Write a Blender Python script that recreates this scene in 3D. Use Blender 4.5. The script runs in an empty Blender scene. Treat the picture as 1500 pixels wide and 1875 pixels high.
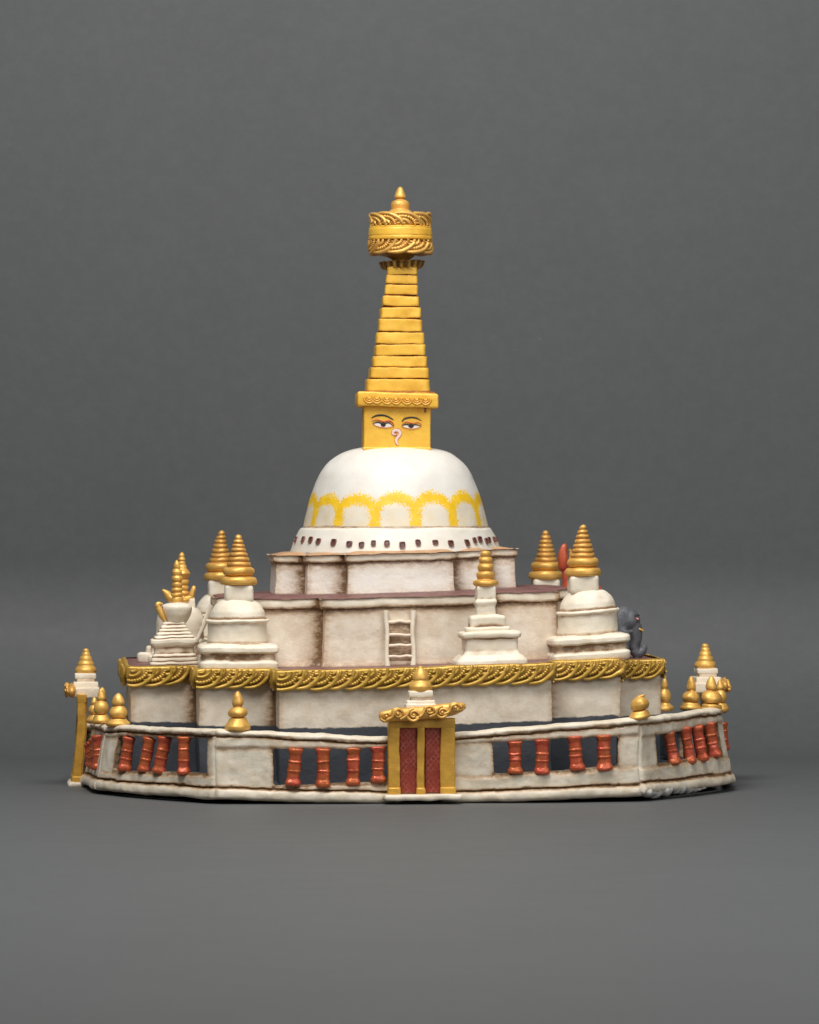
import bpy, math, random
import numpy as np
from mathutils import Vector, Matrix, noise as mn

# ------------------------------------------------------------------ units
S = 0.0003            # metres per unit; the model is laid out in units of 0.3 mm
DIST = 8000.0         # camera distance from the middle of the model (2.4 m)
EYE = 496.0           # camera height (15 cm)
TH = math.radians(4.7)
CX = -28.0            # where the model's axis stands
ct, st = math.cos(TH), math.sin(TH)
random.seed(7)
scene = bpy.context.scene
COL = scene.collection


def L(px, py, y):
    """Model point at depth y (model axes) seen at photograph position px, py."""
    k = px - 750.0
    x = (k * (DIST + y * ct) / DIST - CX + y * st) / (ct - k * st / DIST)
    Y = x * st + y * ct
    z = EYE - (py - 937.5) * (DIST + Y) / DIST
    return (x, y, z)


def PX(x, y):
    X = CX + x * ct - y * st
    Y = x * st + y * ct
    return 750 + X * DIST / (DIST + Y)


# ------------------------------------------------------------------ materials
def nodes_of(name):
    m = bpy.data.materials.new(name)
    m.use_nodes = True
    nt = m.node_tree
    for n in list(nt.nodes):
        nt.nodes.remove(n)
    out = nt.nodes.new('ShaderNodeOutputMaterial')
    bs = nt.nodes.new('ShaderNodeBsdfPrincipled')
    nt.links.new(bs.outputs[0], out.inputs[0])
    return m, nt, bs


class NT:
    def __init__(s, nt):
        s.nt = nt

    def n(s, t, **kw):
        nd = s.nt.nodes.new(t)
        for k, v in kw.items():
            setattr(nd, k, v)
        return nd

    def link(s, a, b):
        s.nt.links.new(a, b)

    def coords(s, scale=(1, 1, 1)):
        tc = s.n('ShaderNodeTexCoord')
        oi = s.n('ShaderNodeObjectInfo')
        mul = s.n('ShaderNodeVectorMath', operation='MULTIPLY_ADD')
        s.link(oi.outputs['Random'], mul.inputs[0])
        mul.inputs[1].default_value = (3.1, 1.7, 2.3)
        s.link(tc.outputs['Object'], mul.inputs[2])
        mp = s.n('ShaderNodeMapping')
        mp.inputs['Scale'].default_value = scale
        s.link(mul.outputs[0], mp.inputs[0])
        return mp.outputs[0]

    def noise(s, vec, scale, detail=4, rough=0.6, dist=0.0):
        nd = s.n('ShaderNodeTexNoise')
        nd.inputs['Scale'].default_value = scale
        nd.inputs['Detail'].default_value = detail
        nd.inputs['Roughness'].default_value = rough
        nd.inputs['Distortion'].default_value = dist
        s.link(vec, nd.inputs['Vector'])
        return nd.outputs['Fac']

    def rng(s, v, a, b, c=0.0, d=1.0, smooth=True):
        nd = s.n('ShaderNodeMapRange')
        nd.interpolation_type = 'SMOOTHSTEP' if smooth else 'LINEAR'
        nd.inputs['From Min'].default_value = a
        nd.inputs['From Max'].default_value = b
        nd.inputs['To Min'].default_value = c
        nd.inputs['To Max'].default_value = d
        s.link(v, nd.inputs['Value'])
        return nd.outputs[0]

    def math(s, op, a, b=None, clamp=False):
        nd = s.n('ShaderNodeMath', operation=op)
        nd.use_clamp = clamp
        for i, v in enumerate((a, b)):
            if v is None:
                continue
            if isinstance(v, (int, float)):
                nd.inputs[i].default_value = v
            else:
                s.link(v, nd.inputs[i])
        return nd.outputs[0]

    def mix(s, f, a, b):
        nd = s.n('ShaderNodeMix', data_type='RGBA')
        for i, v in ((0, f), (6, a), (7, b)):
            if isinstance(v, (int, float)):
                nd.inputs[i].default_value = v
            elif isinstance(v, tuple):
                nd.inputs[i].default_value = (*v, 1)
            else:
                s.link(v, nd.inputs[i])
        return nd.outputs[2]

    def attr(s, name):
        nd = s.n('ShaderNodeAttribute')
        nd.attribute_name = name
        return nd.outputs['Fac']

    def bump(s, h, dist, strength=1.0, prev=None):
        nd = s.n('ShaderNodeBump')
        nd.inputs['Distance'].default_value = dist
        nd.inputs['Strength'].default_value = strength
        s.link(h, nd.inputs['Height'])
        if prev is not None:
            s.link(prev, nd.inputs['Normal'])
        return nd.outputs[0]


def paint(name, c1, c2, wash=(0.21, 0.115, 0.05), metal=0.0, rough=(0.4, 0.6), washk=1.3, mott=0.17,
          streak=True, bumpk=1.0, specks=0.5, extra=None, late=None):
    m, nt, bs = nodes_of(name)
    t = NT(nt)
    co = t.coords()
    cs = t.coords((1, 1, 7)) if streak else co
    n1 = t.noise(co, 130, 5, 0.62)
    n2 = t.noise(cs, 420, 5, 0.7)
    n3 = t.noise(co, 1500, 3, 0.6)
    col = t.mix(t.rng(n1, 0.35, 0.68), c1, c2)
    # faint mottling by the brush
    col = t.mix(t.math('MULTIPLY', t.rng(n2, 0.52, 0.8), mott), col,
                tuple(0.55 * a + 0.45 * b for a, b in zip(c2, wash)))
    if extra:
        col = extra(t, col)
    # brown antiquing wash that settled in the grooves
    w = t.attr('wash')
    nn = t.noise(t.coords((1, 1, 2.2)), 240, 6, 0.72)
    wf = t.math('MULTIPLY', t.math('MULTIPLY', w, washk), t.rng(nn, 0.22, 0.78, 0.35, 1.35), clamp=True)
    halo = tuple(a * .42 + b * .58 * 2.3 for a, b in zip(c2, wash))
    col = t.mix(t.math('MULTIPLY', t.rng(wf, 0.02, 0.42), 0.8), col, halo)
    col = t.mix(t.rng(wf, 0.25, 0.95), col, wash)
    if specks > 0:
        v = t.n('ShaderNodeTexVoronoi')
        v.inputs['Scale'].default_value = 150
        t.link(co, v.inputs['Vector'])
        sp = t.math('MULTIPLY', t.rng(v.outputs['Distance'], 0.035, 0.075, 1, 0),
                    t.rng(n1, 0.5, 0.6))
        col = t.mix(t.math('MULTIPLY', sp, specks), col, (0.10, 0.06, 0.04))
    if late:
        col = late(t, col)
    t.link(col, bs.inputs['Base Color'])
    bs.inputs['Metallic'].default_value = metal
    t.link(t.rng(n2, 0.3, 0.7, rough[0], rough[1]), bs.inputs['Roughness'])
    b = t.bump(n2, 0.00030 * bumpk, 0.32)
    b = t.bump(n3, 0.00015 * bumpk, 0.5, b)
    b = t.bump(n1, 0.0012 * bumpk, 0.35, b)
    t.link(b, bs.inputs['Normal'])
    return m


def slate_extra(t, col):
    # dark slate paint round the foot of the lower terrace
    f = t.math('MULTIPLY', t.attr('slate'), 1.0)
    n = t.noise(t.coords((1, 1, 3)), 200, 4, 0.6)
    f = t.rng(t.math('ADD', f, t.math('MULTIPLY', t.math('SUBTRACT', n, 0.5), 0.35)), 0.42, 0.58)
    return t.mix(f, col, (0.055, 0.062, 0.075))


def arch_extra(t, col):
    # yellow arches dabbed on with a stiff brush
    f = t.attr('arch')
    n = t.noise(t.coords(), 1050, 2, 0.6)
    n2 = t.noise(t.coords(), 200, 3, 0.6)
    d = t.math('ADD', f, t.math('MULTIPLY', t.math('SUBTRACT', n, 0.5), 2.35))
    k = t.math('MULTIPLY', t.rng(d, 0.42, 0.56), t.rng(f, 0.005, 0.03))
    glaze = t.math('MULTIPLY', t.rng(f, 0.12, 0.8), 0.38)
    col = t.mix(glaze, col, (0.86, 0.66, 0.22))
    warm = t.math('MULTIPLY', t.attr('warm'), t.rng(n2, 0.3, 0.65, 0.35, 0.85))
    col = t.mix(warm, col, (0.76, 0.65, 0.44))
    y = t.mix(t.rng(n2, 0.35, 0.65), (0.83, 0.50, 0.01), (0.90, 0.58, 0.02))
    return t.mix(k, col, y)


M = {}
CREAM1, CREAM2 = (0.825, 0.75, 0.62), (0.765, 0.675, 0.53)
M['clay'] = paint('cream_clay', CREAM1, CREAM2, washk=1.6)
M['clay_terrace'] = paint('cream_clay_terrace', (0.80, 0.72, 0.60), (0.70, 0.60, 0.465), late=slate_extra, washk=1.15)
M['wall'] = paint('cream_wall', (0.755, 0.68, 0.56), (0.64, 0.55, 0.415), washk=1.3, late=slate_extra)
M['dome'] = paint('white_dome', (0.765, 0.735, 0.68), (0.74, 0.70, 0.635), extra=arch_extra, mott=0.1, specks=0.15,
                  bumpk=0.5)
M['drum'] = paint('white_drum', (0.775, 0.735, 0.66), (0.74, 0.69, 0.60), mott=0.15, specks=0.15, bumpk=0.6)
M['white'] = paint('white_terrace', (0.85, 0.82, 0.755), (0.825, 0.78, 0.695), mott=0.12, washk=1.1)
M['gold'] = paint('gold_paint', (0.80, 0.475, 0.12), (0.70, 0.385, 0.085), wash=(0.24, 0.10, 0.025), metal=0.38,
                  rough=(0.36, 0.54), washk=0.7, mott=0.3, streak=False, bumpk=0.6, specks=0.25)
M['frieze'] = paint('antique_gold_paint', (0.66, 0.405, 0.085), (0.50, 0.315, 0.045), wash=(0.14, 0.07, 0.02),
                    metal=0.36, rough=(0.36, 0.52), washk=1.3, mott=0.3, streak=False, bumpk=0.6, specks=0)
M['yellow'] = paint('yellow_gold_paint', (0.90, 0.53, 0.065), (0.84, 0.455, 0.05), wash=(0.26, 0.08, 0.025),
                    metal=0.1, rough=(0.34, 0.5), washk=1.6, mott=0.2, bumpk=0.7, specks=0.2)
M['post'] = paint('dull_gold_paint', (0.68, 0.385, 0.055), (0.57, 0.30, 0.045), wash=(0.18, 0.09, 0.02), metal=0.3,
                  rough=(0.38, 0.55), washk=1.4, mott=0.35)
M['red'] = paint('copper_red_paint', (0.52, 0.085, 0.047), (0.50, 0.125, 0.036), wash=(0.10, 0.02, 0.015), metal=0.3,
                 rough=(0.2, 0.33), washk=1.2, mott=0.25, streak=False, bumpk=1.2, specks=0)
M['orange_red'] = paint('orange_red_paint', (0.46, 0.085, 0.028), (0.38, 0.06, 0.025), wash=(0.12, 0.03, 0.02),
                        metal=0.1, rough=(0.34, 0.46), streak=False, specks=0)
M['maroon'] = paint('maroon_floor', (0.155, 0.062, 0.055), (0.225, 0.115, 0.105), wash=(0.12, 0.055, 0.05), mott=0.3,
                    specks=0)
M['tan'] = paint('tan_floor', (0.60, 0.37, 0.19), (0.50, 0.29, 0.15), wash=(0.2, 0.09, 0.06), mott=0.4, specks=0)
M['slate'] = paint('slate_floor', (0.05, 0.056, 0.068), (0.07, 0.078, 0.09), wash=(0.03, 0.03, 0.03), specks=0)
M['elephant'] = paint('grey_elephant_paint', (0.085, 0.09, 0.105), (0.13, 0.135, 0.15), wash=(0.03, 0.03, 0.035),
                      rough=(0.4, 0.55), streak=False, specks=0, mott=0.2)
M['niche'] = paint('dark_red_niche', (0.24, 0.09, 0.07), (0.17, 0.07, 0.06), wash=(0.09, 0.03, 0.025),
                   streak=False, specks=0)
M['plaster'] = paint('raw_plaster', (0.62, 0.61, 0.58), (0.42, 0.41, 0.39), wash=(0.1, 0.09, 0.08), streak=False,
                     bumpk=3, specks=0.8)
M['black'] = paint('black_line', (0.018, 0.018, 0.016), (0.03, 0.026, 0.02), specks=0, mott=0, bumpk=.2)
M['redline'] = paint('red_line', (0.55, 0.045, 0.02), (0.5, 0.06, 0.03), specks=0, mott=0, bumpk=.2)
M['eyewhite'] = paint('eye_white', (0.82, 0.72, 0.62), (0.84, 0.76, 0.68), specks=0, mott=0, bumpk=.2)
M['nose'] = paint('pale_pink', (0.78, 0.55, 0.50), (0.80, 0.64, 0.57), specks=0, mott=0, bumpk=.2)


def door_extra(t, col):
    tc = t.n('ShaderNodeTexCoord')
    sx = t.n('ShaderNodeSeparateXYZ')
    t.link(tc.outputs['Object'], sx.inputs[0])
    n = t.noise(tc.outputs['Object'], 260, 3)
    f = None
    for sgn in (1, -1):
        a = t.math('ADD', t.math('MULTIPLY', sx.outputs[0], sgn * 1.25), sx.outputs[2])
        a = t.math('ADD', a, t.math('MULTIPLY', n, 0.0010))
        a = t.math('FRACT', t.math('MULTIPLY', a, 1 / (11.0 * S)))
        a = t.math('ABSOLUTE', t.math('SUBTRACT', a, 0.5))
        a = t.rng(a, 0.05, 0.10, 1, 0)
        f = a if f is None else t.math('MAXIMUM', f, a)
    f = t.math('MULTIPLY', f, t.rng(n, 0.42, 0.66, 0.05, 0.5))
    return t.mix(f, col, (0.62, 0.27, 0.21))


M['door'] = paint('red_door_paint', (0.30, 0.045, 0.025), (0.22, 0.035, 0.025), wash=(0.08, 0.02, 0.015), metal=0.2,
                  rough=(0.32, 0.45), extra=door_extra, streak=False, specks=0)


# ------------------------------------------------------------------ geometry
class G:
    def __init__(s):
        s.v, s.f, s.w, s.m, s.x = [], [], [], [], {}

    def vert(s, p, w=0.0):
        s.v.append((float(p[0]), float(p[1]), float(p[2])))
        s.w.append(w)
        return len(s.v) - 1

    def face(s, idx, mat=0):
        s.f.append(tuple(idx))
        s.m.append(mat)

    def loft(s, rings, w=None, cap0=True, cap1=True, closed=True, mat=0):
        n = len(rings[0])
        ids = []
        for k, r in enumerate(rings):
            ww = w[k] if w is not None else 0.0
            ids.append([s.vert(p, ww if isinstance(ww, (int, float)) else ww[i]) for i, p in enumerate(r)])
        rng = range(n) if closed else range(n - 1)
        for a, b in zip(ids, ids[1:]):
            for i in rng:
                j = (i + 1) % n
                s.face((a[i], a[j], b[j], b[i]), mat)
        if cap0:
            s.face(ids[0][::-1], mat)
        if cap1:
            s.face(ids[-1], mat)
        return ids

    def lathe(s, prof, c=(0, 0), seg=40, sq=0.0, ax=1.0, ay=1.0, rot=0.0, wash=None, tilt=(0, 0), mat=0):
        """prof: (radius, z) from the bottom up; sq 0 = round, 1 = square"""
        rings = []
        for r, z in prof:
            ring = []
            for i in range(seg):
                a = 2 * math.pi * (i + 0.5) / seg + rot
                cx, cy = math.cos(a), math.sin(a)
                k = 1.0
                if sq:
                    e = 2 + sq * 12
                    k = (abs(cx) ** e + abs(cy) ** e) ** (-1.0 / e)
                x, y = r * k * cx * ax, r * k * cy * ay
                ring.append((c[0] + x, c[1] + y, z + x * tilt[0] + y * tilt[1]))
            rings.append(ring)
        s.loft(rings, w=wash, mat=mat)

    def box(s, c, h, r=2.0, step=5.0, tilt=(0, 0), w=0.0, taper=0.0, mat=0):
        """box with rounded edges; c centre, h half sizes"""
        hx, hy, hz = h
        r = min(r, hx * .9, hy * .9, hz * .9)
        prof = []
        for k in range(4):
            a = math.pi / 2 * k / 3
            prof.append((r * (1 - math.sin(a)), -hz + r * (1 - math.cos(a))))
        nz = max(1, int((2 * hz - 2 * r) / step))
        for k in range(1, nz):
            prof.append((0, -hz + r + (2 * hz - 2 * r) * k / nz))
        for k in range(4):
            a = math.pi / 2 * k / 3
            prof.append((r * (1 - math.cos(a)), hz - r + r * math.sin(a)))
        rings = []
        for e, z in prof:
            tp = 1 - taper * (z + hz) / (2 * hz)
            ring = rrect((hx - e) * tp, (hy - e) * tp, max(r - e * .5, .4), step, hx, hy, r)
            rings.append([(c[0] + x, c[1] + y, c[2] + z + x * tilt[0] + y * tilt[1]) for x, y in ring])
        s.loft(rings, w=[w] * len(rings), mat=mat)

    def tube(s, path, rad, seg=8, w=0.0, flat=None, mat=0, up=(0, 0, 1)):
        """round tube along path; rad number or list"""
        P = [Vector(p) for p in path]
        n = len(P)
        rings = []
        for i, p in enumerate(P):
            t = (P[min(i + 1, n - 1)] - P[max(i - 1, 0)])
            if t.length < 1e-9:
                t = Vector((0, 0, 1))
            t.normalize()
            u = Vector(up)
            if abs(t.dot(u)) > 0.95:
                u = Vector((0, 1, 0)) if abs(t.y) < 0.9 else Vector((1, 0, 0))
            a = t.cross(u).normalized()
            b = t.cross(a).normalized()
            r = rad[i] if isinstance(rad, (list, tuple)) else rad
            fl = flat if flat else 1.0
            rings.append([tuple(p + a * (r * math.cos(q)) + b * (r * fl * math.sin(q)))
                          for q in [2 * math.pi * k / seg for k in range(seg)]])
        s.loft(rings, w=[w] * n, mat=mat)

    def ball(s, c, r, seg=16, w=0.0, rot=None):
        rx, ry, rz = (r, r, r) if isinstance(r, (int, float)) else r
        rings = []
        k = max(6, seg // 2)
        for i in range(k + 1):
            a = -math.pi / 2 + math.pi * i / k
            a = max(-1.5, min(1.5, a))
            ring = []
            for j in range(seg):
                q = 2 * math.pi * j / seg
                p = Vector((rx * math.cos(a) * math.cos(q), ry * math.cos(a) * math.sin(q), rz * math.sin(a)))
                if rot is not None:
                    p = rot @ p
                ring.append((c[0] + p.x, c[1] + p.y, c[2] + p.z))
            rings.append(ring)
        s.loft(rings, w=[w] * len(rings))

    def move(s, fn):
        s.v = [fn(*p) for p in s.v]
        return s

    def wobble(s, amp=1.2, seed=0.0, f1=1 / 70.0, f2=1 / 15.0, small=0.48):
        o = Vector((seed * 13.7, seed * 5.1, seed * 9.3))
        nv = []
        for p in s.v:
            q = Vector(p)
            a = mn.noise_vector(q * f1 + o) * amp
            b = mn.noise_vector(q * f2 + o) * (amp * small)
            nv.append((p[0] + a.x + b.x, p[1] + a.y + b.y, p[2] + a.z * .7 + b.z))
        s.v = nv
        return s


def rrect(hx, hy, r, step, HX=None, HY=None, R=None):
    """rounded rectangle ring, same count whatever the inset"""
    HX, HY, R = HX or hx, HY or hy, R or r
    r = max(0.05, min(r, hx * .95, hy * .95))
    nx = max(1, int(2 * (HX - R) / step))
    ny = max(1, int(2 * (HY - R) / step))
    out = []
    cs = [((hx - r), -(hy - r), -90), (hx - r, hy - r, 0), (-(hx - r), hy - r, 90), (-(hx - r), -(hy - r), 180)]
    for k, (cx, cy, a0) in enumerate(cs):
        for j in range(4):
            a = math.radians(a0 + 90 * j / 3)
            out.append((cx + r * math.cos(a), cy + r * math.sin(a)))
        nxt = cs[(k + 1) % 4]
        n = ny if k % 2 == 0 else nx
        p = out[-1]
        a1 = math.radians(nxt[2])
        q = (nxt[0] + r * math.cos(a1), nxt[1] + r * math.sin(a1))
        for j in range(1, n):
            t = j / n
            out.append((p[0] + (q[0] - p[0]) * t, p[1] + (q[1] - p[1]) * t))
    return out


def rnd(pts, r=2.0, step=3.0):
    """round the corners of an open profile and subdivide it"""
    out = [pts[0]]
    for i in range(1, len(pts) - 1):
        p, q, s_ = Vector(pts[i - 1]), Vector(pts[i]), Vector(pts[i + 1])
        d1, d2 = (p - q), (s_ - q)
        k = min(r, d1.length * .45, d2.length * .45)
        if k < 1e-4:
            out.append(tuple(q))
            continue
        a, b = q + d1.normalized() * k, q + d2.normalized() * k
        for t in (0, .33, .67, 1):
            out.append(tuple(a * (1 - t) ** 2 + q * 2 * t * (1 - t) + b * t * t))
    out.append(pts[-1])
    fin = [out[0]]
    for a, b in zip(out, out[1:]):
        n = max(1, int((Vector(b) - Vector(a)).length / step))
        for j in range(1, n + 1):
            fin.append((a[0] + (b[0] - a[0]) * j / n, a[1] + (b[1] - a[1]) * j / n))
    return fin


def spline(pts, n=6):
    """Catmull-Rom through the points"""
    P = [Vector(p) for p in pts]
    P = [P[0] * 2 - P[1]] + P + [P[-1] * 2 - P[-2]]
    out = []
    for i in range(1, len(P) - 2):
        a, b, c, d = P[i - 1:i + 3]
        for j in range(n):
            t = j / n
            out.append(0.5 * ((2 * b) + (c - a) * t + (2 * a - 5 * b + 4 * c - d) * t * t + (3 * b - a - 3 * c + d) * t ** 3))
    out.append(P[-2])
    return [tuple(p) for p in out]


def emit(name, g, mats, parent=None, loc=(0, 0, 0), rotz=0.0, label=None, crease=True, autowash=1.0, sharp=48):
    v = np.array(g.v, dtype=float)
    me = bpy.data.meshes.new(name)
    me.from_pydata((v * S).tolist(), [], g.f)
    if not isinstance(mats, (list, tuple)):
        mats = [mats]
    for m in mats:
        me.materials.append(m)
    if len(mats) > 1:
        me.polygons.foreach_set('material_index', g.m)
    me.validate()
    me.update()
    me.polygons.foreach_set('use_smooth', [True] * len(me.polygons))
    me.set_sharp_from_angle(angle=math.radians(sharp))
    n = len(me.vertices)
    w = np.array(g.w, dtype=float)
    if autowash > 0 and n == len(w):
        # paint wash collects where the surface is concave
        e = np.zeros(len(me.edges) * 2, dtype=np.int32)
        me.edges.foreach_get('vertices', e)
        e = e.reshape(-1, 2)
        nor = np.zeros(n * 3)
        me.vertices.foreach_get('normal', nor)
        nor = nor.reshape(-1, 3)
        d = v[e[:, 1]] - v[e[:, 0]]
        ln = np.linalg.norm(d, axis=1) + 1e-6
        u = d / ln[:, None]
        acc = np.zeros(n)
        cnt = np.zeros(n) + 1e-6
        np.add.at(acc, e[:, 0], (u * nor[e[:, 0]]).sum(1))
        np.add.at(acc, e[:, 1], (-u * nor[e[:, 1]]).sum(1))
        np.add.at(cnt, e[:, 0], 1)
        np.add.at(cnt, e[:, 1], 1)
        c = np.clip(acc / cnt * 9 - 0.2, 0, 1)
        for _ in range(3):
            a2 = c.copy() * 1.0
            k2 = np.ones(n)
            np.add.at(a2, e[:, 0], c[e[:, 1]])
            np.add.at(a2, e[:, 1], c[e[:, 0]])
            np.add.at(k2, e[:, 0], 1)
            np.add.at(k2, e[:, 1], 1)
            c = np.maximum(c * .95, np.minimum(a2 / k2 * 1.25, 1))
        w = np.clip(w + c * autowash, 0, 1)
    if n == len(w):
        at = me.attributes.new('wash', 'FLOAT', 'POINT')
        at.data.foreach_set('value', w.astype(np.float32))
        for k, vals in g.x.items():
            at = me.attributes.new(k, 'FLOAT', 'POINT')
            at.data.foreach_set('value', np.array(vals, dtype=np.float32))
    o = bpy.data.objects.new(name, me)
    COL.objects.link(o)
    o.parent = parent
    o.location = Vector(loc) * S
    o.rotation_euler = (0, 0, rotz)
    if label:
        o['label'] = label
    return o


def empty(name, parent=None, loc=(0, 0, 0), rotz=0.0, label=None):
    o = bpy.data.objects.new(name, None)
    o.empty_display_size = 0.01
    COL.objects.link(o)
    o.parent = parent
    o.location = Vector(loc) * S
    o.rotation_euler = (0, 0, rotz)
    if label:
        o['label'] = label
    return o


ROOT = empty('stupa_model')
ROOT.location = (CX * S, 0, 0)
ROOT.rotation_euler = (0, 0, TH)
ROOT['label'] = 'painted clay stupa model with white terraces, gold spire and painted eyes on the grey backdrop'
ROOT['category'] = 'stupa model'


# ------------------------------------------------------------------ terraces
def plan(a, m, c, d=0.0, r=3.2, step=7.0, scale=1.0):
    """stepped square plan; returns ring points, edge info and distance to the nearest inner / outer corner"""
    q = [(a, -c), (a, -m), (m, -m), (m, -a), (c, -a)]
    conv = [1, 0, 1, 0, 1]
    corners, kinds = [], []
    for k in range(4):
        for (x, y), cv in zip(q, conv):
            for _ in range(k):
                x, y = -y, x
            corners.append((x, y))
            kinds.append(cv)
    def off(p):
        return (p[0] + math.copysign(d, p[0]), p[1] + math.copysign(d, p[1]))
    n = len(corners)
    pts, dc, dv = [], [], []
    for i in range(n):
        p0, p1, p2 = corners[i - 1], corners[i], corners[(i + 1) % n]
        o0, o1, o2 = Vector(off(p0)), Vector(off(p1)), Vector(off(p2))
        rr = r
        a_, b_ = o1 + (o0 - o1).normalized() * rr, o1 + (o2 - o1).normalized() * rr
        for t in (0, .25, .5, .75, 1):
            pts.append(tuple(a_ * (1 - t) ** 2 + o1 * 2 * t * (1 - t) + b_ * t * t))
            dc.append(0 if not kinds[i] else 999)
            dv.append(0 if kinds[i] else 999)
        base = (Vector(p2) - Vector(p1)).length
        e_ = o2 + (o1 - o2).normalized() * rr
        m_ = max(2, int((base - 2 * rr) / step))
        for j in range(1, m_):
            t = j / m_
            pts.append(tuple(b_ * (1 - t) + e_ * t))
            dd0, dd1 = base * t, base * (1 - t)
            k1 = kinds[(i + 1) % n]
            dc.append(min(dd0 if not kinds[i] else 999, dd1 if not k1 else 999))
            dv.append(min(dd0 if kinds[i] else 999, dd1 if k1 else 999))
    return [(x * scale, y * scale) for x, y in pts], dc, dv


def lean(x, y, z):
    """the hand built terraces rise a little to the right"""
    t = x + 170
    k = 1.0 if z < 430 else 0.0
    if z > 341.5 and abs(y) < 240 and abs(x) < 240:
        x -= 5
    h = 0.030 * (t if t > 60 else (60 * math.exp((t - 60) / 60.0)))
    if z < 330 and x > 362:
        h -= 9 * min(1, (x - 362) / 16.0)
        x -= max(0, x - 380) * .19
    elif z < 330 and x < -380:
        x += (x + 380) * .09
    return (x, y, z + h * k)


def terrace(name, a, m, c, z0, z1, cop, over, flare, mats, floor_mat, rise, seed, slate=None, label=None, coping_name='coping'):
    # wall
    g = G()
    prof = [(flare, z0), (flare * .55, z0 + 9), (0.6, z0 + (z1 - z0) * .4), (0, z1 - cop - 1), (0, z1 - 3)]
    prof = rnd(prof, 5, 7)
    rings, ws = [], []
    sl = []
    for d, z in prof:
        p, dc, dv = plan(a, m, c, d)
        rings.append([(x, y, z) for x, y in p])
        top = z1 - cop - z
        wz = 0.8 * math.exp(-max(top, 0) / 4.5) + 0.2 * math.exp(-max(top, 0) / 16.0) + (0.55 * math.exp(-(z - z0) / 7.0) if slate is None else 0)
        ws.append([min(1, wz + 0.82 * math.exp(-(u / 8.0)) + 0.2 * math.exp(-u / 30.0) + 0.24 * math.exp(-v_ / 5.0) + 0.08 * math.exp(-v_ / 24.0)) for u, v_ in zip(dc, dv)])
        sl += [0 if slate is None else 1 / (1 + math.exp((z - slate) / 4.0))] * len(p)
    g.loft(rings, w=ws, cap0=False, cap1=False)
    g.x['slate'] = sl
    g.move(lean)
    g.wobble(2.0, seed)
    wall = emit(name, g, mats, ROOT, label=label, autowash=.5)
    # coping strip
    if cop:
        g = G()
        prof = rnd([(-2, z1 - cop + 2), (over - 1, z1 - cop), (over, z1 - cop * .5), (over - .5, z1), (-8, z1 + .5)], 2.2, 4)
        rings, ws = [], []
        for d, z in prof:
            p, dc, dv = plan(a, m, c, d)
            rings.append([(x, y, z) for x, y in p])
            ws.append([min(1, 0.6 * math.exp(-u / 9.0) + 0.3 * math.exp(-v_ / 7.0) + (0.5 if z < z1 - cop + 2.2 else 0))
                       for u, v_ in zip(dc, dv)])
        g.loft(rings, w=ws, cap0=False, cap1=False)
        g.move(lean)
        g.wobble(2.0, seed)
        g.wobble(1.1, seed + 3, 1 / 30.0)
        emit(coping_name, g, M['clay'], wall, autowash=.5)
    # floor
    g = G()
    rings, ws = [], []
    for k, (sc, z) in enumerate([(1.0, z1 - 4), (0.995, z1 + 1), (.97, z1 + rise * .35), (.9, z1 + rise * .75), (.8, z1 + rise), (.45, z1 + rise)]):
        p, dc, dv = plan(a, m, c, over - 4 if cop else 2, scale=sc)
        rings.append([(x, y, z) for x, y in p])
        ws.append([.3 if k == 2 else .0] * len(p))
    g.loft(rings, w=ws, cap0=False)
    g.move(lean)
    g.wobble(1.2, seed + 5)
    emit('terrace_floor', g, floor_mat, wall, autowash=0)
    return wall


A1, M1, C1 = 236, 370, 478
lower = terrace('lower_terrace', A1, M1, C1, 6, 220, 0, 0, 0, M['clay_terrace'], M['maroon'], 3, 1.0, slate=124,
                label='lowest cream terrace with a gold garland frieze and slate painted foot')
A2, M2, C2 = 148, 268, 326
middle = terrace('middle_terrace', A2, M2, C2, 222, 341, 17, 6, 7, M['clay_terrace'], M['maroon'], 7, 2.0,
                 label='middle cream terrace with a small ladder against its front')
A3, M3, C3 = 94, 163, 217
upper = terrace('upper_terrace', A3, M3, C3, 342, 417, 14, 4.5, 3, M['white'], M['tan'], 6, 3.0,
                label='uppermost stepped white terrace under the domed drum')


# garland relief -----------------------------------------------------
def swag(g, mp, W, H, flip=1, w=0.0, mini=False, rs=1.0):
    """one garland unit; mp(u, v, n) places face coordinates (along, up, out) in the model"""
    def arc(ru, rv, a0, a1, n, rad, out, cx=0.0, cy=0.0, rib=0):
        pts, rr = [], []
        for i in range(n + 1):
            t = i / n
            a = math.radians(a0 + (a1 - a0) * t)
            u = cx + ru * math.cos(a)
            v_ = cy + rv * math.sin(a)
            pts.append(mp(u, v_ * flip, out + (1.3 * (1 - t))))
            taper = .55 + .45 * math.sin(math.pi * min(1, max(0, .12 + .8 * t)))
            rr.append(rs * rad * taper * (1 + (0.26 * math.sin(i * math.pi / 2) if rib else 0)))
        g.tube(pts, rr, 7, w=w)
    j = random.uniform(-.06, .06)
    arc(W * (1.16 + j), H * .93, 2, -104, 14, 3.9, 1.7)
    arc(W * (.80 + j), H * .66, 2, -112, 40, 3.0, 1.5, rib=1)
    if not mini:
        arc(W * (.47 + j), H * .39, 4, -120, 10, 3.0, 1.0)
        arc(W * (.22 + j * .5), H * .16, 6, -130, 6, 2.2, 1.0)


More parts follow.
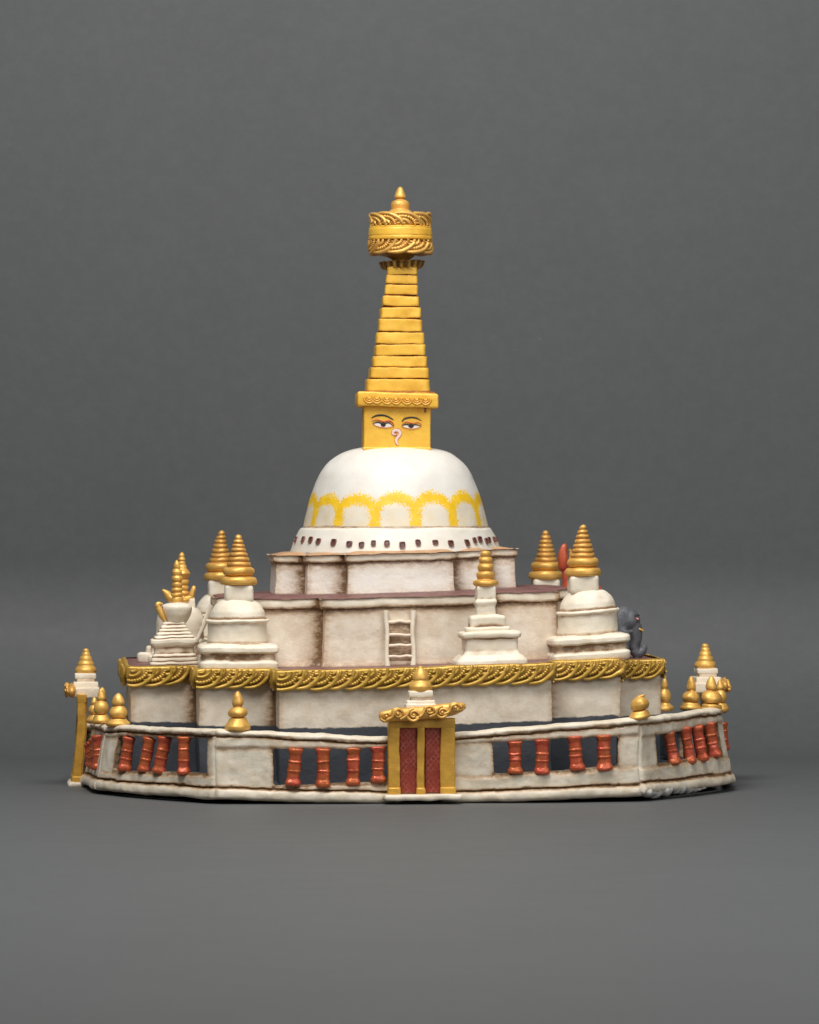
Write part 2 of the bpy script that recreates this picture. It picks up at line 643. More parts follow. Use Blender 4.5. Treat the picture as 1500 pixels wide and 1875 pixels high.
def frieze():
    g = G()
    z0, z1 = 190, 222
    prof = rnd([(0, z0 + 6), (4, z0 + 3), (7.5, z0 + 12), (8.5, z0 + 22), (7.5, z1), (3, z1 + 2.5), (-6, z1 + 1.5)], 3, 4)
    rings, ws = [], []
    for d, z in prof:
        p, dc, dv = plan(A1, M1, C1, d, r=8)
        rings.append([(x, y, z) for x, y in p])
        ws.append([.28 if z < z1 - 1 else .05] * len(p))
    g.loft(rings, w=ws, cap0=False, cap1=False)
    q = [(A1, -C1), (A1, -M1), (M1, -M1), (M1, -A1), (C1, -A1)]
    cr = []
    for k in range(4):
        for x, y in q:
            for _ in range(k):
                x, y = -y, x
            cr.append((x + math.copysign(8, x), y + math.copysign(8, y)))
    n = len(cr)
    for i in range(n):
        p, q_ = Vector(cr[i]), Vector(cr[(i + 1) % n])
        t = (q_ - p)
        ln = t.length
        t.normalize()
        nrm = Vector((t.y, -t.x))
        cnt = max(1, round(((ln - 6) / 31.5 - 1.5) / .9 + 1))
        W = (ln - 6) / (.9 * (cnt - 1) + 1.5)
        for k in range(cnt):
            u0 = 3 + .28 * W + .9 * W * k
            jz = random.uniform(-1.2, 1.2) - (0 if ln > 150 or nrm.x < .5 else 0)
            ok = -.5 if ln < 150 and nrm.x > .5 else .35 if ln < 150 and abs(nrm.x) > .5 else 1.0
            def mp(u, v_, o, u0=u0, jz=jz, ok=ok):
                o = o * ok
                uu = min(max(u0 + u, 2), ln - 2)
                b = p + t * uu + nrm * (o + .5 - max(0, (-v_ - 20)) * (.15 if ok > 0 else .5))
                return (b.x, b.y, z1 - 1 + v_ + jz)
            swag(g, mp, W, 33, rs=.6 if ok < 1 and nrm.x > 0 else 1.0)
    g.move(lean)
    g.wobble(2.0, 1.0)
    g.wobble(.8, 8.0, 1 / 14.0)
    emit('gold_frieze', g, M['frieze'], lower, autowash=.6, sharp=80,
         label='antique gold band of overlapping beaded garlands')


frieze()

# small ladders --------------------------------------------------------
def ladder(parent, fr, h, name='ladder', label=None, leanout=13.0, seed=1.0, half=23.0):
    """fr maps ladder coordinates (across, out, up)"""
    root = empty(name, parent, label=label)
    for sgn in (-1, 1):
        g = G()
        pts = [fr(sgn * half * (1 + .05 * math.sin(k)), 5 + leanout * (1 - k / 8), h * k / 8) for k in range(9)]
        g.tube(pts, [5.2, 4.2, 3.9, 3.8, 3.8, 3.9, 4.1, 4.6, 5.6], 10, w=.05)
        g.wobble(1.0, seed + sgn, 1 / 40.0, small=.2)
        emit('ladder_rail', g, M['clay'], root)
    for k, t in enumerate((.17, .36, .56, .80)):
        g = G()
        o = 4 + leanout * (1 - t)
        g.tube([fr(u, o, h * t + random.uniform(-1.5, 1.5)) for u in (-half, -half / 2, 0, half / 2, half)], 3.0, 10, w=.12)
        g.wobble(.9, seed + k, 1 / 40.0, small=.2)
        emit('ladder_rung', g, M['clay'], root)
    g = G()
    g.box(fr(0, -.5, h * .46), (half, 4.0, h * .37) if abs(fr(1, 0, 0)[0] - fr(0, 0, 0)[0]) > .5 else (4.0, half, h * .37), 2, 6, w=.4)
    g.wobble(1.2, seed + 9, 1 / 20.0)
    emit('ladder_back', g, M['clay'], root)
    return root


lx, _, lz0 = L(732.5, 1219, -C2 - 14)
_, _, lz1 = L(732.5, 1118, -C2 - 8)
ladder(middle, lambda u, o, h: (lx + u, -C2 - 2 - o, lz0 + h), lz1 - lz0,
       label='little cream ladder leaning on the front of the middle terrace')
ladder(middle, lambda u, o, h: (-C2 - 2 - o, -10 + u, 226 + h), 100, leanout=46, seed=5,
       label='little ladder on the left side of the middle terrace, seen edge on')

# ------------------------------------------------------------------ drum and dome
dcx = L(724.5, 900, 0)[0]


def zz(py, y=0.0):
    return EYE - (py - 937.5) * (DIST + y) / DIST


g = G()
prof = rnd([(196, zz(1018)), (193, zz(1010, -193)), (186, zz(990, -180)), (176, zz(970, -170)), (172, zz(966)), (150, zz(966))], 3, 5)
g.lathe(prof, (dcx, 0), 128, wash=[.45 if i < 2 else (.28 if i > len(prof) - 7 else 0.0) for i in range(len(prof))])
g.wobble(1.6, 4.0)
drum = emit('dome_drum', g, M['drum'], ROOT, autowash=.6, label='sloping white drum with a row of dark red niches')

zn = zz(993, -180)
fr_angles = []
for zx, zy in [(200, 578), (243, 580), (288, 582), (335, 592), (423, 600), (512, 610), (580, 615), (645, 606), (718, 608), (803, 618),
               (890, 604), (985, 602), (1070, 608), (1162, 604), (1208, 588), (1240, 582), (1275, 590), (1292, 584), (1322, 580), (1345, 578)]:
    px, py = zx / 3.125 + 480, zy / 3.125 + 800
    s_ = max(-.985, min(.985, (px - 724.5) / 186.0))
    fr_angles.append((math.asin(s_), py))
k = 0
while k < 18:                                                     # the far side, as it goes on
    fr_angles.append((math.radians(98 + 9.6 * k), 990 - 0.0))
    k += 1
for i, (ph, py) in enumerate(fr_angles):
    ph -= TH
    z = zn + (993 - py) * (1 if abs(ph) < 1.6 else 0) * .9
    if abs(ph) < 1.6:
        # the nearer rim is seen a little lower
        z += (1 - math.cos(ph)) * -3
    rr = float(np.interp(z, [zz(1018), zz(1010, -193), zz(990, -180), zz(970, -170)], [196, 193, 186, 176]))
    nrm = Vector((math.sin(ph), -math.cos(ph), 0))
    tan = Vector((math.cos(ph), math.sin(ph), 0))
    hw, hh = random.uniform(4.7, 5.7), random.uniform(4.6, 5.8)
    g = G()
    ids = []
    for (k1, o) in ((1.0, -1.0), (1.0, 1.1), (.78, 1.2), (.62, -.4), (.12, -.3)):
        ring = []
        for q in range(16):
            a = 2 * math.pi * q / 16
            e = 5
            kk = (abs(math.cos(a)) ** e + abs(math.sin(a)) ** e) ** (-1 / e)
            u, v_ = hw * k1 * kk * math.cos(a), hh * k1 * kk * math.sin(a)
            p = nrm * (o - v_ * .42) + tan * u
            ring.append((p.x, p.y, v_))
        ids.append(ring)
    g.loft(ids, w=[0, 0, .2, .9, .9], cap0=False)
    c = nrm * (rr + 2.1)
    g.wobble(.7, i * 1.3, 1 / 9.0)
    emit('niche', g, M['niche'], drum, loc=(dcx + c.x, c.y, z))

g = G()
dome_prof = [(171, 972), (169.5, 966), (165, 947), (160.5, 928), (156, 912), (150.5, 896), (144, 880), (136, 864), (122, 847), (103, 832.5),
             (86, 825.5), (68, 821), (45, 818.5), (20, 818), (2, 818)]
sp = spline([(r, zz(py), 0) for r, py in dome_prof], 8)
prof = [(p[0], p[1]) for p in sp]
SEG = 320
g.lathe(prof, (dcx, 0), SEG, wash=[.5 if i < 10 else 0 for i in range(len(prof))])
arch, warm = [], []
step = 2 * math.pi / 14
ztop_c, zspring = zz(911), zz(938)
for p in g.v:
    a = math.atan2(p[0] - dcx, -p[1]) + TH
    u = ((a / step + .5) % 1.0) - .5
    cell = math.floor(a / step + .5)
    R = math.hypot(p[0] - dcx, p[1])
    hw = step * .5 * 158
    uu = u * step * 158
    j = math.sin(cell * 7.3) * 3
    zt = ztop_c + j
    rv = zt - zspring
    zrel = p[2] - zspring
    if zrel > 0:
        e = math.hypot(uu / hw, zrel / rv)
        d = (e - 1.0) * (hw * rv / math.hypot(rv * uu / hw / max(e, .01), hw * zrel / rv / max(e, .01) + 1e-6))
    else:
        d = -(hw - abs(uu))
    wd = 12.5 if zrel < 0 else 12.5 + 3.0 * max(0, 1 - abs(uu) / hw)
    v_ = max(0.0, 1.1 - abs(d + 1.0) / (wd * 1.12))
    arch.append(v_ if p[2] > zz(972) else 0)
    warm.append(max(0, min(1, (zz(905) - p[2]) / 40.0)))
g.x['arch'] = arch
g.x['warm'] = warm
g.wobble(2.2, 5.0, 1 / 110.0, 1 / 30.0)
dome = emit('dome', g, M['dome'], ROOT, autowash=0, label='smooth white dome with yellow painted arches round its lower half')

# ------------------------------------------------------------------ eye block and spire
hx = L(727.5, 780, -60)[0] - 0.0
zb, zt = zz(823.5, -60), zz(744, -60)
eye_root = emit('eye_block', (lambda g: (g.box((hx, 0, (zb + zt) / 2 - 2), (60.5, 60.5, (zt - zb) / 2 + 4), 2.6, 5, taper=-.012), g.wobble(1.0, 6.0, 1 / 60.0, 1 / 25.0, .25))[1])(G()),
                M['yellow'], ROOT, label='square yellow block painted with two half closed eyes and a curled nose')
g = G()
g.box((hx, 0, zb + 1.5), (62.5, 62.5, 3.2), 2.4, 5, w=.05)
g.wobble(1.6, 6.5, 1 / 25.0)
emit('gold_edge', g, M['yellow'], eye_root)


def face_pt(zx, zy, out):
    p = L(650 + zx / 9.375, 740 + zy / 9.375, -61.0)
    return (p[0], -61.2 - out, p[2])


def ribbon(g, pts, widths, out, mat=0, n=6):
    P = spline([(a, b, 0) for a, b in pts], n)
    m_ = len(P)
    rings = []
    for i, p in enumerate(P):
        t = i / (m_ - 1) * (len(widths) - 1)
        k = min(int(t), len(widths) - 2)
        w = (widths[k] * (1 - (t - k)) + widths[k + 1] * (t - k)) / 2
        d = Vector(P[min(i + 1, m_ - 1)]) - Vector(P[max(i - 1, 0)])
        d.normalize()
        nx, ny = -d.y * w, d.x * w
        rings.append((face_pt(p[0] - nx, p[1] - ny, out), face_pt(p[0] - nx * .5, p[1] - ny * .5, out + .25),
                      face_pt(p[0] + nx * .5, p[1] + ny * .5, out + .25), face_pt(p[0] + nx, p[1] + ny, out)))
    ids = [[g.vert(q) for q in r] for r in rings]
    for a, b in zip(ids, ids[1:]):
        for k in range(3):
            g.face((a[k], b[k], b[k + 1], a[k + 1]), mat)


def patch(g, pts, out, mat=0):
    P = spline([(a, b, 0) for a, b in pts + [pts[0]]], 4)[:-1]
    ids = [g.vert(face_pt(p[0], p[1], out)) for p in P]
    g.face(ids, mat)


EM = [M['eyewhite'], M['black'], M['redline'], M['nose']]


def paint_obj(name, fn, label=None):
    g = G()
    fn(g)
    g.wobble(1.0, 6.0, 1 / 60.0, 1 / 25.0, .25)
    emit(name, g, EM, eye_root, autowash=0, label=label)


paint_obj('eyebrow', lambda g: ribbon(g, [(285, 240), (350, 205), (450, 192), (560, 212), (665, 272)], [14, 30, 34, 28, 14], .5, 1))
paint_obj('eyebrow', lambda g: ribbon(g, [(808, 300), (850, 256), (920, 235), (1010, 232), (1080, 250), (1142, 287)], [18, 30, 30, 26, 10], .5, 1))


def eye_l(g):
    patch(g, [(312, 336), (370, 318), (430, 328), (490, 345), (550, 332), (610, 335), (658, 376), (600, 396), (520, 404), (430, 390), (360, 368)], .3, 0)
    P = [(490 + 46 * math.cos(a), 352 + 40 * math.sin(a)) for a in [k * math.pi / 6 for k in range(12)]]
    patch(g, P, .6, 1)
    ribbon(g, [(303, 338), (370, 313), (425, 318), (480, 343), (540, 325), (600, 326), (660, 378)], [10, 26, 24, 26, 22, 20, 10], .9, 1)
    ribbon(g, [(285, 290), (380, 270), (490, 303), (590, 286), (650, 322), (674, 375)], [12, 18, 20, 18, 14], 1.2, 2)
    ribbon(g, [(310, 345), (370, 380), (450, 400), (540, 407), (620, 394), (668, 376)], [8, 12, 12, 8], 1.2, 2)


def eye_r(g):
    patch(g, [(812, 385), (880, 360), (950, 372), (1040, 364), (1128, 380), (1060, 410), (970, 421), (880, 408)], .3, 0)
    P = [(966 + 48 * math.cos(a), 376 + 38 * math.sin(a)) for a in [k * math.pi / 6 for k in range(12)]]
    patch(g, P, .6, 1)
    ribbon(g, [(804, 378), (865, 350), (920, 356), (966, 370), (1040, 354), (1138, 380)], [10, 24, 24, 26, 22, 10], .9, 1)
    ribbon(g, [(803, 358), (875, 308), (950, 327), (1010, 332), (1080, 318), (1150, 352)], [10, 16, 16, 14, 8], 1.2, 2)
    ribbon(g, [(803, 382), (860, 410), (960, 427), (1050, 418), (1132, 386)], [8, 12, 12, 8], 1.2, 2)


paint_obj('eye', eye_l)
paint_obj('eye', eye_r)


def nose(g):
    c = [(700, 498), (706, 520), (676, 526), (655, 500), (668, 462), (715, 450), (766, 470), (778, 520), (745, 562), (714, 610), (716, 655), (738, 700)]
    ribbon(g, c, [18, 34, 46, 58, 64, 62, 56, 56, 40], .4, 2, 8)
    ribbon(g, c, [6, 20, 32, 44, 50, 48, 42, 42, 22], .8, 3, 8)
    ribbon(g, [(668, 540), (712, 532), (716, 505), (694, 488)], [6, 8, 8, 5], 1.2, 2, 6)


paint_obj('nose', nose)
g = G()
p = L(779, 747, -62)
g.box((p[0], -62, p[2] - 2), (1.6, 1.5, 6), 1, 4)
emit('nail', g, M['niche'], eye_root)

# cornice over the eyes
zc0, zc1 = zz(745, -72), zz(719, -72)
g = G()
g.box((hx + 1, 0, (zc0 + zc1) / 2), (73, 73, (zc1 - zc0) / 2), 3.0, 5, tilt=(-.03, 0))
prof = rnd([(72, zc1 - 3), (64, zc1 + 2), (58, zc1 + 4)], 1, 4)
g.lathe(prof, (hx + 1, 0), 80, sq=1, wash=[.1, .3] + [.7] * (len(prof) - 2))
for k, (u, fl) in enumerate([(-52, 0), (-38, 0), (-20, 0), (-4, 0), (16, 0), (34, 0), (50, 0)]):
    for rr, tr in ((11, 1.0), (7.5, .9), (4.5, .9)):
        pts = []
        for i in range(9):
            a = math.radians(-165 + 150 * i / 8)
            pts.append((hx + 1 + u + rr * math.cos(a), -73.9, (zc0 + zc1) / 2 + 6 + 1.25 * rr * math.sin(a) - u * .03))
        g.tube(pts, tr * 1.35, 6, w=.15)
g.wobble(1.4, 7.0, 1 / 50.0)
cornice = emit('cornice', g, M['yellow'], eye_root, label='yellow slab with scratched scroll marks above the painted eyes')

steps = [(708, 764, 488, 502.5), (706.5, 763.5, 504.5, 519.5), (704, 764, 522, 539), (700, 767, 543, 560), (696, 770.6, 563.5, 582), (692.7, 773.7, 585, 606.5),
         (689, 777, 609, 629), (687, 780, 632, 650.5), (683, 782.5, 653, 671.5), (677.5, 785, 673, 692), (671, 788.5, 694.5, 717)]
spire = empty('spire', ROOT, label='tall yellow stepped spire tapering up to the gold canopy')
for i in range(len(steps) - 1, -1, -1):
    xl, xr, yt, yb = steps[i]
    h = (xr - xl) / 2 / 1.006
    cxx = L((xl + xr) / 2, yt, -h)[0]
    z0, z1 = zz(yb, -h), zz(yt, -h)
    nxt = zz(steps[i - 1][3], -h) if i else z1 + 6
    hn = (steps[i - 1][1] - steps[i - 1][0]) / 2 if i else h - 3
    prof = rnd([(h - 5, z0 - .5), (h - .3, z0), (h, z0 + 3), (h - .4, z1), (hn - .3, z1 + (nxt - z1) * .4), (hn - 5.5, z1 + (nxt - z1) * .5), (hn - 6.5, nxt + 2)], 1.0, 4)
    g = G()
    wl = []
    for r_, z in prof:
        wl.append(1.0 if z > z1 + (nxt - z1) * .42 else (.55 if z > z1 + .3 else (.25 if z < z0 + .3 else 0)))
    g.lathe(prof, (cxx, 0), 88, sq=1.25, wash=wl, tilt=(random.uniform(-.016, .016), 0))
    g.wobble(1.8, 20 + i, 1 / 38.0)
    emit('spire_step', g, M['yellow'], spire, autowash=.3)

TW = -0.042                                                    # hand set: turned a little less than the terraces
for o_ in (eye_root, spire):
    o_.rotation_euler = (0, 0, TW)
    o_.location = (2.4 * S, 0, 0)

# lotus collar, canopy, finial
sx = L(734, 480, 0)[0]
g = G()
zc, zcb = zz(479), zz(488)
rings = []
NS = 120
for k, (r, z) in enumerate(rnd([(27, zcb - 2), (36, zcb + 1), (41, zcb + 8), (43, zc - 1), (38, zc + 1), (20, zc + 1)], 1.5, 3)):
    ring = []
    for i in range(NS):
        a = 2 * math.pi * i / NS
        pet = abs(math.sin(a * 9 + 0.4))
        dr = (pet ** .5 - .8) * 5.0 if r > 30 else 0
        dz = -(pet ** .6) * 3.5 if z < zcb + 6 else 0
        ring.append((sx + (r + dr) * math.cos(a), (r + dr) * math.sin(a), z + dz + .04 * r * math.cos(a)))
    rings.append(ring)
g.loft(rings, w=[[.8 * (1 - abs(math.sin(2 * math.pi * i / NS * 9 + .4)) ** .6) + .12 for i in range(NS)]] * len(rings))
g.wobble(1.6, 31, 1 / 20.0)
emit('lotus_collar', g, M['frieze'], spire, autowash=.9, sharp=70)

canopy = empty('canopy', ROOT, label='drum shaped gold canopy with two garland rings and a pointed finial')
cx0 = L(733.3, 440, 0)[0]
g = G()
g.lathe(rnd([(13, zz(479)), (16, zz(475)), (25, zz(470)), (30, zz(464)), (31, zz(455)), (10, zz(455))], 2, 3), (cx0, 0), 40)
g.wobble(1.2, 32)
emit('canopy_neck', g, M['gold'], canopy)
g = G()
g.lathe(rnd([(40, zz(441.5)), (56, zz(441)), (58.2, zz(439.5)), (58.4, zz(435)), (57.6, zz(433.5)), (58.2, zz(431)), (58, zz(420)), (57.2, zz(418.5)), (57.5, zz(416)), (54, zz(414.5)), (30, zz(414))], 1, 3), (cx0, 0), 96)
g.wobble(1.6, 33, 1 / 40.0)
emit('canopy_band', g, M['yellow'], canopy, autowash=.8)


def garland_ring(name, z0, z1, r0, flip, seed):
    g = G()
    H = abs(z1 - z0)
    g.lathe(rnd([(30, z0), (r0 - 5, z0 + 1), (r0 - 3, z0 + 4), (r0 - 3, z1 - 4), (r0 - 5, z1 - 1), (30, z1)], 1, 4), (cx0, 0), 80, wash=None)
    g.w = [.25] * len(g.v)
    cnt = 10
    W = 2 * math.pi * r0 / cnt
    ztop = z1 - 1 if flip > 0 else z0 + 1
    for k in range(cnt):
        a0 = 2 * math.pi * (k + .37 * (seed % 2)) / cnt
        def mp(u, v_, o):
            a = a0 + u / r0
            rr = r0 - 2.5 + o
            return (cx0 + rr * math.cos(a), rr * math.sin(a), ztop + v_)
        swag(g, mp, W, H - 1, flip)
    g.wobble(1.4, seed, 1 / 20.0)
    emit(name, g, M['gold'], canopy, autowash=.45, sharp=80)


garland_ring('lower_garland', zz(466), zz(440.5), 56.5, 1, 34.0)
garland_ring('upper_garland', zz(415), zz(391), 54.5, -1, 35.0)
g = G()
g.lathe(rnd([(22, zz(398)), (24, zz(394)), (22, zz(388)), (16, zz(383.5)), (16.5, zz(381)), (17.6, zz(375)), (16, zz(369)), (9, zz(365.5)), (7, zz(364)), (8, zz(362.6)), (11, zz(362)), (10.4, zz(358)), (6, zz(347)), (3.4, zz(343)), (1, zz(342))], 1.6, 2), (L(733, 360, 0)[0], 0), 40)
g.wobble(1.0, 36, 1 / 20.0)
emit('finial', g, M['gold'], canopy)


# ------------------------------------------------------------------ corner stupas
def corner_stupa(px, py_base, y, py_tip, seed, tilt, label, dx=0.0):
    x, _, zb = L(px, py_base, y)
    zt = L(px, py_tip, y)[2]
    k = (zt - zb) / 235.0
    root = empty('corner_stupa', ROOT, (x, y, zb), label=label)
    def e(name, g, mat, **kw):
        return emit(name, g, mat, root, **kw)
    T = (tilt, 0)
    g = G()
    prof = rnd([(66, -4), (69, 0), (69.3, 9.5), (67.5, 12.5), (64.5, 13.5), (63.2, 15), (62.2, 24), (63.5, 26.5), (67.5, 28), (69.5, 30), (69.3, 37), (66.5, 40.5), (57, 43), (40, 44)], 1.0, 4)
    g.lathe([(r, z * k) for r, z in prof], (0, 0), 96, sq=.9, tilt=T, wash=[.3 if (15 < z < 27) else (.25 if z < 3 else 0) for r, z in prof])
    g.wobble(2.3, seed, 1 / 50.0)
    e('plinth', g, M['clay'])
    g = G()
    prof = rnd([(54, 40), (53.5, 44), (52, 60), (51.5, 78), (52.3, 79)], 2, 4)
    prof += rnd([(53, 79.5), (56, 81.5), (56, 84), (53, 86.2), (49.8, 87.2), (49, 90), (46.8, 99), (41, 109), (34, 116), (28, 119.5), (10, 121)], 2.5, 3)
    g.lathe([(r, z * k) for r, z in prof], (0, 0), 64, tilt=T, wash=[.35 if (z < 46 or 86 < z < 91) else 0 for r, z in prof])
    g.wobble(2.2, seed + 1, 1 / 60.0)
    e('dome_body', g, M['clay'])
    g = G()
    g.box((2 + dx, 0, 131 * k), (25.6, 25.6, 16.8 * k), 7, 4, tilt=T)
    g.wobble(1.6, seed + 2, 1 / 40.0)
    e('neck_block', g, M['clay'])
    g = G()
    prof = rnd([(22, 145), (30.5, 146), (32.6, 149), (32.4, 155), (30, 159), (24, 160.5), (22, 161.5)], 1.6, 3)
    lo = len(prof)
    prof += rnd([(24, 162), (27.5, 165), (28.6, 170), (27, 175), (21.5, 177.6)], 3, 2)
    z, r = 177.6, 21.0
    for i in range(6):
        hh = 8.6 - .25 * i
        prof += [(r - 1.2, z + .2), (r + .4, z + hh * .3), (r + .3, z + hh * .6), (r - 1.2, z + hh * .93)]
        z += hh
        r -= 2.35 if i else 2.8
    prof += [(r - 1, z + .2), (r, z + 3), (r - 1.4, z + 6.5), (r - 4, z + 8.4), (1, z + 9)]
    kz = (235 - 146) / (prof[-1][1] - 146)
    prof = [(r_, (146 + (z_ - 146) * kz) * k) for r_, z_ in prof]
    g.lathe(prof, (2 + dx, 0), 48, tilt=(tilt * .5, 0))
    g.move(lambda a, b, c: (a + random.Random(seed).uniform(-2, 2) * (c / (235 * k)) ** 2, b, c))
    g.wobble(1.9, seed + 3, 1 / 30.0)
    e('gold_spire', g, M['gold'])
    return root


corner_stupa(435.5, 1223, -303, 978, 41, .0, 'squat white stupa with ringed gold spire on the front left terrace corner')
corner_stupa(1076, 1206, -303, 961.5, 45, .06, 'white stupa with ringed gold spire on the front right terrace corner', dx=-10)
corner_stupa(404, 1211, 303, 971.5, 49, .02, 'white stupa half hidden behind the front left one, red smudge on its gold tip')
corner_stupa(997, 1206, 303, 971.5, 53, .0, 'white stupa on the back right corner, only its neck and gold spire clear')


# small shrine on the front ledge ---------------------------------------
def small_shrine():
    y = -405
    x, _, zb = L(903, 1215.5, y)
    sc = (DIST + y) / DIST
    root = empty('small_shrine', ROOT, (x, y, zb), label='slim white tiered shrine with beaded gold spire in front of the middle terrace')
    Z = lambda py: (1215.5 - py) * sc
    def sq(name, rows, cx, seed, sqv=.9, tilt=.03, mat=None, seg=64, ay=.8):
        g = G()
        prof = rnd([(r, Z(py)) for r, py in rows], 1.6, 3)
        g.lathe(prof, (cx, 0), seg, sq=sqv, tilt=(tilt, 0), ay=ay)
        g.wobble(1.7, seed, 1 / 35.0)
        emit(name, g, mat or M['clay'], root)
    sq('plinth', [(58, 1219), (63, 1215), (62, 1208), (55, 1200), (50, 1197), (46, 1190), (46.5, 1172), (47, 1168), (52, 1166), (53, 1160), (51, 1156), (40, 1154), (30, 1153)], -6, 61)
    sq('stepped_block', [(36, 1157), (38.5, 1154), (38.5, 1149), (36, 1147), (31, 1146), (31.5, 1131), (30, 1127), (20, 1125), (15, 1124)], -11, 62)
    sq('neck_block', [(17, 1128), (17, 1110), (18.5, 1106), (19.5, 1102), (18, 1098), (16.5, 1096), (16.5, 1077), (15, 1072), (8, 1071)], -13, 63, ay=1)
    g = G()
    rows = [(15, 1074), (20, 1072), (22, 1068), (21, 1063), (16, 1061.5), (13.5, 1060), (15.5, 1056), (16, 1051), (14, 1047), (11, 1045.5), (13.5, 1042), (14.2, 1037), (12.5, 1033), (10, 1031.5),
            (11.5, 1028), (11.8, 1024), (10, 1020.5), (7.5, 1019), (8.8, 1015), (8.2, 1010.5), (5, 1007.5), (1, 1007)]
    g.lathe(rnd([(r, Z(py)) for r, py in rows], 1.5, 2), (-13, 0), 36)
    g.wobble(1.3, 64, 1 / 20.0)
    emit('gold_spire', g, M['gold'], root)


small_shrine()


# vase shaped chorten on the left arm ------------------------------------
def vase_shrine():
    y = -185
    x, _, zb = L(318, 1226, y)
    sc = (DIST + y) / DIST
    root = empty('vase_shrine', ROOT, (x, y, zb), label='white shrine with many thin steps, a vase body and gold leaf handle at the left edge')
    Z = lambda py: (1226 - py) * sc
    g = G()
    rows = [(42, 1230), (45, 1226), (45.5, 1221), (43, 1218.5), (41.5, 1217), (43.5, 1215), (43, 1211.5), (40, 1210), (41, 1208), (40.5, 1204), (37.5, 1203), (39, 1200), (38, 1197.5), (35, 1196),
            (35.5, 1185), (38, 1183), (40, 1181), (42, 1176), (41.5, 1170), (38, 1168.5), (34.5, 1168), (35, 1165.5), (32.5, 1163), (31, 1162), (31.5, 1159.5), (29, 1157), (27, 1156), (27.5, 1153.5),
            (25.5, 1151), (23.5, 1150), (24, 1147.5), (22, 1145), (20, 1144), (20.5, 1141), (18, 1138.5), (10, 1138)]
    prof = rnd([(r, Z(py)) for r, py in rows], .7, 3)
    g.lathe(prof, (0, 0), 72, sq=.9, ay=.85, tilt=(.03, 0))
    g.wobble(2.0, 71, 1 / 35.0)
    emit('stepped_plinth', g, M['clay'], root, autowash=1.2)
    g = G()
    rows = [(15, 1142), (18.5, 1138), (21, 1133), (25, 1125), (27.5, 1116), (27.3, 1111), (24, 1107.5), (14, 1104.5), (2, 1104)]
    g.lathe(rnd([(r, Z(py)) for r, py in rows], 2, 3), (6, 0), 48)
    g.wobble(1.6, 72, 1 / 35.0)
    emit('vase_body', g, M['clay'], root)
    g = G()
    P = [(302, 1138), (297, 1129), (292, 1118), (288.5, 1108), (292, 1105.5), (297, 1107)]
    pts = spline([((px - 318) * sc, -12, Z(py)) for px, py in P], 4)
    g.tube(pts, [2.5 + 3.2 * math.sin(math.pi * min(1, .1 + i / len(pts))) for i in range(len(pts))], 10)
    g.wobble(1.0, 73, 1 / 20.0)
    emit('leaf_handle', g, M['gold'], root)
    g = G()
    rows = [(9, 1106), (11, 1101), (10.5, 1096), (8, 1093.5), (11, 1091), (11, 1088), (8, 1085), (10.5, 1082), (10, 1078.5), (7.5, 1076), (9.8, 1073), (9.4, 1069), (7.3, 1066.5), (10, 1063), (9.8, 1058), (7.6, 1055),
            (8.6, 1051.5), (8.8, 1047.5), (6.5, 1044), (5, 1042.5), (5.8, 1039), (5, 1034), (2.5, 1029), (.6, 1027)]
    g.lathe(rnd([(r, Z(py)) for r, py in rows], 1, 2), (6, 0), 28)
    g.wobble(1.4, 74, 1 / 14.0)
    emit('gold_spire', g, M['gold'], root)


vase_shrine()


def winged_shrine():
    y = 25
    x, _, zb = L(330, 1214, y)
    root = empty('winged_shrine', ROOT, (x, y, zb), label='round white shrine with gold horns under its spire, behind the vase shaped shrine')
    Z = lambda py: (1214 - py)
    g = G()
    g.lathe(rnd([(54, -3), (57, 3), (56, 14), (51, 17), (50, 30), (53, 33), (53, 41), (46, 44), (20, 45)], 2, 4), (-2, 0), 64, sq=.9, ay=.8)
    g.box((-58, -14, 10), (20, 16, 10), 5, 4)
    g.box((-52, -14, 24), (10, 12, 8), 4, 4)
    g.wobble(2.2, 81, 1 / 25.0)
    emit('plinth', g, M['clay'], root)
    g = G()
    g.lathe(rnd([(44, Z(1176)), (43.5, Z(1160)), (43, Z(1140)), (40, Z(1126)), (33, Z(1115)), (22, Z(1109)), (12, Z(1107)), (2, Z(1106.5))], 6, 4), (0, 0), 56)
    g.box((16, 0, Z(1104)), (11, 11, 8), 2, 4)
    g.wobble(1.8, 82, 1 / 40.0)
    emit('dome_body', g, M['clay'], root)
    g = G()
    rows = [(9, 1106), (18, 1101), (19, 1097), (12, 1094), (11, 1090), (14, 1087), (13, 1083), (10, 1081), (12, 1078), (12, 1074), (10, 1071.5), (13, 1068), (13, 1063), (9, 1060), (14, 1055), (16.5, 1050), (13.5, 1045), (9, 1042),
            (8.5, 1038), (7, 1034.5), (7.5, 1031), (6, 1027.5), (7.5, 1025), (6, 1022), (5.2, 1020), (5.6, 1017), (3.5, 1012.5), (.6, 1010.5)]
    g.lathe(rnd([(r, Z(py)) for r, py in rows], 1, 2), (3, 0), 28)
    for P, rr in (([(318, 1098), (311, 1094), (306, 1088), (300, 1082), (297, 1081)], [9, 8, 6.5, 3.6, 2.4]),
                  ([(340, 1098), (350, 1094), (352, 1086), (354.5, 1078), (355.5, 1073)], [8, 6.5, 5, 5, 3.2]),
                  ([(335, 1099), (346, 1099), (356, 1097)], [6, 5.5, 4])):
        pts = spline([((px - 330), -4, Z(py)) for px, py in P], 4)
        rads = [float(np.interp(i / (len(pts) - 1) * (len(rr) - 1), range(len(rr)), rr)) for i in range(len(pts))]
        g.tube(pts, rads, 10)
    g.wobble(1.3, 83, 1 / 14.0)
    emit('gold_spire', g, M['gold'], root)


winged_shrine()


